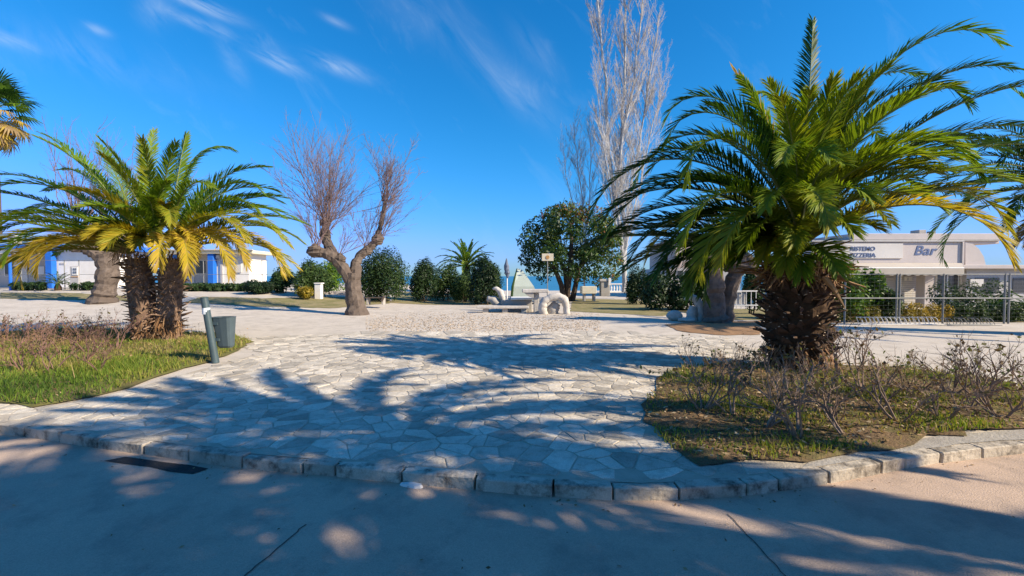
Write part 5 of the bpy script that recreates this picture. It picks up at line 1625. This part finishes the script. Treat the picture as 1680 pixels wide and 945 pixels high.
pobj('window', 322, 336, 428, 448, HY + 1.16, .05, M['darkglass'], H2)
pobj('gutter', 255, 414, 408.8, 411, HY - .5, .12, M['greywall'], H2, .02)
# gatepost-like white pillar
wp = AT(521, 492, 23); wp.z = gz(wp.x, 23)
PIL = thing('white_pillar', 'small white gate pillar in front of the grey-green round shrub', 'pillar', wp)
pobj('shaft', 516, 526, 466, 493, 23, .3, M['white'], PIL, .015)
pobj('cap', 515, 527, 464, 466, 22.96, .38, M['white'], PIL, .01)
# low wall behind the forked tree
lw = AT(545, 480, 26); lw.z = gz(lw.x, 26)
o = MB(); W_ = o; pbox(W_, lw, 528, 575, 478, 490, 26, .3); o = W_.build('low_wall', M['pinkwhite']); o.location = lw
tag(o, 'low pale garden wall right of the white gate pillar', 'wall')

# lamp post
lp = AT(17, 474, 26); lp.z = gz(lp.x, 26)
LAMP = thing('lamp_post', 'blue lamp post with a white box lantern in front of the left beach hut', 'lamp post', lp)
def lrel(px, py): return AT(px, py, 26) - lp
mb = MB(); a = lrel(18, 474); b = lrel(15, 400); mb.tube([(a.x, a.y, -.05), (b.x, b.y, b.z)], [.085, .07], 10); mb.build('post', M['blue'], LAMP)
pobj('lantern', 11.5, 23.5, 388, 400, 25.8, .42, M['white'], LAMP, .03)
pobj('lantern_cap', 10.5, 24.5, 386, 388, 25.76, .5, M['greywall'], LAMP, .02)

# left fence: thin posts, top wire, low rail
LFY = 26.6
lf = AT(120, 474, LFY); lf.z = gz(lf.x, LFY)
LFEN = thing('wire_fence', 'thin wire fence with slim posts in front of the left beach huts', 'fence', lf)
for px in (-40, 35, 106, 130, 190, 235, 300, 334, 385, 430):
    q = AT(px, 450, LFY); mb = MB(); x = q.x - lf.x; zb = gz(q.x, LFY) - lf.z
    mb.tube([(x, 0, zb - .1), (x, 0, zb + 1.85)], [.026, .026], 6); mb.build('post', M['metal'], LFEN)
for zz in (1.83, .95, .08):
    mb = MB(); pts = []
    for px in range(-40, 441, 40):
        q = AT(px, 450, LFY); pts.append((q.x - lf.x, -.03, gz(q.x, LFY) - lf.z + zz))
    mb.tube(pts, [.014] * len(pts), 5); mb.build('rail', M['metal'], LFEN)
# board sign
bs = AT(121, 472, 25.8); bs.z = gz(bs.x, 25.8)
BS = thing('notice_board', 'framed notice board with small pictures in front of the white hut wall', 'sign', bs)
pobj('board', 115, 128.5, 437, 466, 25.8, .06, M['greywall'], BS, .01)
pobj('poster', 118, 126.5, 438.5, 451, 25.77, .03, M['white'], BS)
pobj('poster', 116.5, 127.5, 453.5, 454.8, 25.77, .03, M['orange'], BS)
for x_, y_ in ((119.5, 440), (122.8, 440), (119.5, 445), (122.8, 445)):
    pobj('picture', x_, x_ + 2.2, y_, y_ + 3.6, 25.75, .02, M['greyletter'], BS)
for x_ in (116, 127):
    pobj('leg', x_, x_ + 1, 466, 476, 25.82, .05, M['metal'], BS)

# ------------------------------------------------------------------ middle distance: planter, tables, sculptures, sign
def lumpstone(name, label, cat, px0, px1, py0, py1, Y, dep, seed, prof=None, m='stonewhite', hollow=None):
    """an irregular carved stone from a pixel outline; real depth"""
    rng = random.Random(seed)
    b = AT((px0 + px1) / 2, py1, Y); b.z = gz(b.x, Y)
    w = (px1 - px0) * Y / F_PX; h = AT(0, py0, Y).z - b.z
    bm = bmesh.new(); bmesh.ops.create_icosphere(bm, subdivisions=3, radius=1)
    for v in bm.verts:
        x, y, z = v.co
        zz = (z + 1) / 2
        sx = prof(zz) if prof else 1.0
        k = 1 + .08 * sin(7 * x + seed) * cos(6 * z + seed * 2) + .05 * sin(11 * y + 3 * x)
        v.co = (math.copysign(abs(x) ** .8, x) * w / 2 * sx * k, math.copysign(abs(y) ** .8, y) * dep / 2 * k, max(-.02, zz * h))
        if hollow:
            hx, hz, hr, hd = hollow
            d = sqrt(((v.co.x - hx) / hr) ** 2 + ((v.co.z - hz) / hr) ** 2)
            if d < 1 and y < 0.1: v.co.y += hd * (1 - d * d)
    me = bpy.data.meshes.new(name); bm.to_mesh(me); bm.free(); me.materials.append(M[m])
    for p_ in me.polygons: p_.use_smooth = True
    o_ = bpy.data.objects.new(name, me); link(o_); o_.location = b
    if label: tag(o_, label, cat)
    return o_
SY = 15.2
hb = AT(1136, 530, SY); hb.z = 0
HOOD = thing('stone_sculpture', 'white hooded stone sculpture beside the two-stemmed pollard', 'sculpture', hb)
hq = lambda x, y, d=0: AT(x, y, SY + d) - hb
rh = random.Random(19)
mb = MB(); lumpy(mb, rh, [hq(1146, 532), hq(1149, 515), hq(1149, 502), hq(1143, 492), hq(1133, 487.5), hq(1123, 491, -.05)], [.17, .16, .16, .15, .12, .05], 10, .07)
mb.build('hood', M['stonewhite'], HOOD, True)
mb = MB(); lumpy(mb, rh, [hq(1134, 533), hq(1135, 518), hq(1138, 503, .05)], [.26, .20, .14], 10, .08); mb.build('body', M['stonewhite'], HOOD, True)
lumpstone('stone_block', 'small whitish rock lying left of the hooded stone sculpture', 'rock', 1094, 1119, 509, 526, SY + .1, .35, 5)
lumpstone('stone_block', 'low pale rock at the foot of the hooded stone sculpture', 'rock', 1112, 1142, 521, 532, SY - .35, .3, 8)
# arched white stone seat in the centre
AY = 18.0
ab = AT(908, 515, AY); ab.z = 0
ARCH = thing('stone_arch', 'white arched stone sculpture like a curved seat in the centre of the plaza', 'sculpture', ab)
def arel(px, py, dy=0): return AT(px, py, AY + dy) - ab
mb = MB(); ra = random.Random(9)
lumpy(mb, ra, [arel(893, 517), arel(889, 505), arel(893, 494), arel(904, 488), arel(917, 486), arel(926, 492), arel(929, 503), arel(930, 517)], [.19, .18, .17, .16, .17, .17, .14, .13], 9, .05)
mb.build('arch', M['stonewhite'], ARCH, True)
mb = MB(); lumpy(mb, ra, [arel(905, 517, .25), arel(908, 506, .25), arel(914, 497, .25)], [.26, .25, .16], 9, .08); mb.build('inner_block', M['concrete'], ARCH, True)
# T-shaped stone table
tb_ = AT(880, 514, 18.6); tb_.z = 0
TAB = thing('stone_table', 'T-shaped pale stone table on one thick leg beside the arched sculpture', 'table', tb_)
o = pobj('table_top', 857, 900, 475, 480.5, 18.4, .8, M['stonewhite'], TAB, .02)
pobj('leg', 876, 884.5, 480.5, 515.5, 18.6, .35, M['stonewhite'], TAB, .02)
mb = MB(); v0 = [AT(860, 480.5, 18.45) - tb_, AT(876, 480.5, 18.45) - tb_, AT(876, 489, 18.45) - tb_, AT(868, 487, 18.45) - tb_]
mb.add(v0 + [q + Vector((0, .4, 0)) for q in v0], [(3, 2, 1, 0), (4, 5, 6, 7), (0, 1, 5, 4), (1, 2, 6, 5), (2, 3, 7, 6), (3, 0, 4, 7)])
mb.build('bracket', M['concrete'], TAB)
# planter wall and slab bench
pl = AT(850, 514, 19.2); pl.z = 0
PLN = thing('planter', 'grey concrete planter with a white rim left of the stone table', 'planter', pl)
pobj('wall', 826, 873, 492, 513, 19.2, 1.2, M['concrete'], PLN, .02)
pobj('rim', 838, 877, 489, 492, 19.1, 1.4, M['white'], PLN, .015)
sb = AT(824, 508, 18.8); sb.z = 0
SLB = thing('slab_bench', 'long low white stone bench in front of the grey planter', 'bench', sb)
pobj('seat', 782, 868, 502, 506.5, 18.5, .5, M['stonewhite'], SLB, .02)
for x_ in (792, 824, 855): pobj('leg', x_, x_ + 9, 506.5, 515, 18.6, .35, M['concrete'], SLB, .015)
# curved white sculpture by the dark shrub
cb = AT(820, 503, 19.6); cb.z = 0
CUR = thing('leaping_sculpture', 'slender white curved sculpture in front of the dark rounded shrub', 'sculpture', cb)
mb = MB(); q = lambda x, y, d=0: AT(x, y, 19.6 + d) - cb
lumpy(mb, ra, [q(826, 503), q(825, 490), q(821, 479), q(814, 473), q(808, 474)], [.10, .13, .14, .10, .03], 8, .05); mb.build('body', M['stonewhite'], CUR, True)
mb = MB(); lumpy(mb, ra, [q(820, 503, .1), q(810, 492, .1), q(799, 490, .1)], [.2, .2, .12], 8, .08); mb.build('base_rock', M['concrete'], CUR, True)
# closed parasol
pa = AT(832, 500, 23); pa.z = 0
PAR = thing('closed_parasol', 'closed slim grey-blue parasol on a white pole right of the dark shrub', 'parasol', pa)
mb = MB(); q = lambda x, y, d=0: AT(x, y, 23 + d) - pa
mb.tube([(0, 0, -.02), q(832, 440)], [.03, .03], 8); mb.build('pole', M['white'], PAR)
mb = MB(); lumpy(mb, ra, [q(833, 456), q(832, 448), q(831, 436), q(831, 424)], [.05, .15, .12, .02], 10, .12); mb.build('canopy', M['greyletter'], PAR)
# pale green pointed tent
te = AT(857, 492, 24); te.z = 0
TEN = thing('pointed_tent', 'pale green pointed tent with a dark seam behind the planter', 'tent', te)
mb = MB(); q = lambda x, y, d=0: AT(x, y, 24 + d) - te
P4 = [q(838, 493, 0), q(885, 493, 0), q(885, 493, 1.6), q(838, 493, 1.6)]; apx = [q(849, 440, .8), q(857, 443, .8)]
P4m = [q(841, 470, .1), q(876, 470, .1), q(876, 470, 1.5), q(841, 470, 1.5)]
mb.add(P4 + P4m + apx, [(0, 1, 5, 4), (1, 2, 6, 5), (2, 3, 7, 6), (3, 0, 4, 7), (4, 5, 9, 8), (5, 6, 9), (6, 7, 8, 9), (7, 4, 8)])
mb.build('canvas', M['tentgreen'], TEN)
mb = MB(); mb.tube([q(839, 493, -.03), q(841, 470, .05), q(848, 441, .78)], [.07, .07, .03], 6); mb.build('seam', M['hedge'], TEN)
# park sign
ps = AT(898, 500, 20.5); ps.z = 0
SGN = thing('park_sign', 'square cream sign with an ochre emblem on a thin pole before the evergreen', 'sign', ps)
mb = MB(); mb.tube([(0, 0, -.05), (0, 0, AT(0, 418, 20.5).z)], [.025, .025], 8); mb.build('pole', M['metal'], SGN)
SPAN = pobj('panel', 889, 908, 416, 428, 20.46, .03, M['cream'], SGN, .006)
mb = MB(); c = AT(898.5, 422, 20.45) - ps; mb.tube([(c.x, c.y - .008, c.z), (c.x, c.y + .008, c.z)], [.09, .09], 14); mb.build('emblem', M['orange'], SPAN)
# dark bench by the forked tree
db = AT(612, 500, 20.5); db.z = gz(db.x, 20.5)
BEN = thing('park_bench', 'dark low bench right of the forked bare tree', 'bench', db)
for k in range(4): pobj('slat', 598, 630, 487.5, 489.2, 20.3 + .13 * k, .11, M['darkwood'], BEN)
for x_ in (601, 626): pobj('leg', x_, x_ + 2.5, 489.2, 500, 20.35, .38, M['concrete'], BEN)
mb = MB(); mb.tube([AT(626, 494, 20.2) - db, AT(630, 486, 20.2) - db], [.06, .06], 6); mb.build('armrest', M['darkwood'], BEN)
# cream table and white chairs under the evergreen, grey pillar
ct = AT(966, 492, 24.5); ct.z = 0
CT = thing('cream_table', 'cream stone table with a white box on it right of the evergreen trunk', 'table', ct)
pobj('table_top', 955, 979, 470, 482, 24.5, .8, M['cream'], CT, .02)
pobj('leg', 958, 961, 482, 494, 24.6, .5, M['concrete'], CT)
pobj('leg', 974, 977, 482, 494, 24.6, .5, M['concrete'], CT)
gp = AT(993, 490, 26); gp.z = 0
GP = thing('grey_pillar', 'grey gate pillar with a white face at the end of the balustrade', 'pillar', gp)
pobj('shaft', 986, 1001, 462, 486, 26, .5, M['concrete'], GP, .02)
pobj('cap', 984, 1003, 458, 462, 25.95, .6, M['greywall'], GP, .02)
pobj('white_face', 998.5, 1002.5, 456, 468, 25.9, .04, M['white'], GP)
# white railing with panel near the pollard (right)
wr = AT(1215, 505, 17); wr.z = 0
WR = thing('white_railing', 'white metal railing with a pale panel between the pollard and the palm trunk', 'railing', wr)
for x_ in (1200, 1208, 1216, 1224, 1232, 1240): pobj('baluster', x_, x_ + 1.2, 478, 507, 17, .03, M['white'], WR)
pobj('rail', 1198, 1244, 476.5, 478.5, 16.99, .05, M['white'], WR)
pobj('rail', 1198, 1244, 500, 501.6, 16.99, .05, M['white'], WR)
pobj('panel', 1200, 1223, 480, 499, 17.06, .03, M['greywall'], WR)

# balustrade along the sea front
BYD = 42.0
bx0, bx1 = AT(985, 470, BYD).x, AT(1060, 470, BYD).x
BAL = thing('balustrade', 'white balustrade in front of the sea', 'balustrade', ((bx0 + bx1) / 2, BYD, 0))
mbb = MB(); pr2 = [(0, .05), (.1, .07), (.3, .085), (.5, .05), (.62, .07)]
mbb.tube([(0, 0, .14 + z) for z, _ in pr2], [r for _, r in pr2], 8)
k = 0
x = bx0
first = None
while x < bx1:
    if first is None:
        first = mbb.build('baluster', M['white'], BAL); ob = first
    else:
        ob = first.copy(); link(ob, BAL)
    ob.location = (x - BAL.location.x, 0, 0); x += .27
mb = MB(); mb.box((0, 0, .82), (bx1 - bx0, .26, .12)); bevel_obj(mb.build('top_rail', M['white'], BAL), .02)
mb = MB(); mb.box((0, 0, .07), (bx1 - bx0, .26, .16)); bevel_obj(mb.build('plinth', M['white'], BAL), .02)

# pink house behind the hedge
PH = AT(1130, 470, 32); PH.z = 0
HOU = thing('pale_house', 'pale pink flat-roofed house with a terrace rail behind the dark hedge', 'house', PH)
pobj('wall', 1108, 1215, 397, 440, 32, 6, M['housepink'], HOU)
pobj('lower_wall', 1098, 1215, 440, 482, 31.4, 6.6, M['greywall'], HOU)
pobj('roof', 1104, 1218, 393, 397, 31.8, 6.5, M['housepink'], HOU, .02)
for x_ in (1112, 1124, 1140): pobj('window', x_, x_ + 9, 444, 456, 31.36, .06, M['darkglass'], HOU)
pobj('white_post', 1151, 1155, 420, 437, 31.3, .15, M['white'], HOU)
for x_ in (1100, 1110, 1120, 1130, 1140, 1150): pobj('terrace_post', x_, x_ + .8, 428, 439.9, 31.45, .04, M['mesh'], HOU)
pobj('terrace_rail', 1100, 1155, 427, 428, 31.44, .05, M['mesh'], HOU)

# ------------------------------------------------------------------ trees beside and behind the viewer that shade the road; the evergreens are added to cut sky light
def added_shade_tree(label, loc, H, R_c, seed, nb=34, per=150, size=.17):  # out-of-view trees added to block sky light over the road
    rng = random.Random(seed); rs_ = np.random.RandomState(seed)
    root = thing('added_shade_tree', label, 'tree', loc)
    bl = []
    for i in range(nb):
        a = rng.uniform(0, 2 * pi); q = sqrt(rng.random())
        bl.append(((R_c * q * cos(a), R_c * q * sin(a), H + rng.uniform(-.55, .55) * R_c * .6 * sqrt(1 - q * q * .8)), (R_c * .26, R_c * .26, R_c * .2), .4 + rng.uniform(-.1, .2)))
    C, A, B, T = leaf_cloud(rs_, bl, per, size)
    quads_obj('crown', C, A, B, T, M['ever'], root)
    mb_ = MB()
    mb_.tube([(0, 0, 0), (.05, .02, H * .35), (0, 0, H * .65)], [.28, .22, .18], 10, 0, .5, True, .06, rng)
    for i in range(7):
        c = bl[(i * 4) % len(bl)][0]; mb_.tube([(0, 0, H * .55), (c[0] * .5, c[1] * .5, H * .8), c], [.12, .08, .03], 6, 0, .5, False)
    mb_.build('trunk', M['barkdark'], root)
    return root
rpp = random.Random(909)
joined_palm('tall street palm along the road right of the viewer with a very full crown', (9.9, -2.3, ROADZ), 7.0, rpp, 70, (2.3, 2.9), bot=-35, pairs=44, wl=.03)
joined_palm('second tall street palm nearest behind the viewer on the right', (7.0, -2.5, ROADZ), 7.0, rpp, 24, (2.6, 3.3), bot=-10)
joined_palm('third tall street palm furthest right along the road', (15.2, -3.4, ROADZ), 7.0, rpp, 17, (2.6, 3.3), bot=-5)
added_shade_tree('unseen evergreen tree added behind the viewer to cut sky light', (1.5, -5.5, ROADZ), 6.2, 4.2, 503, 44, 150, .2)
added_shade_tree('unseen evergreen tree added behind and left of the viewer to cut sky light', (-6.5, -6.5, ROADZ), 6.0, 3.8, 504, 40, 150, .2)
added_shade_tree('unseen evergreen tree added behind and right of the viewer to cut sky light', (7.5, -7.5, ROADZ), 6.5, 3.8, 505, 40, 150, .2)
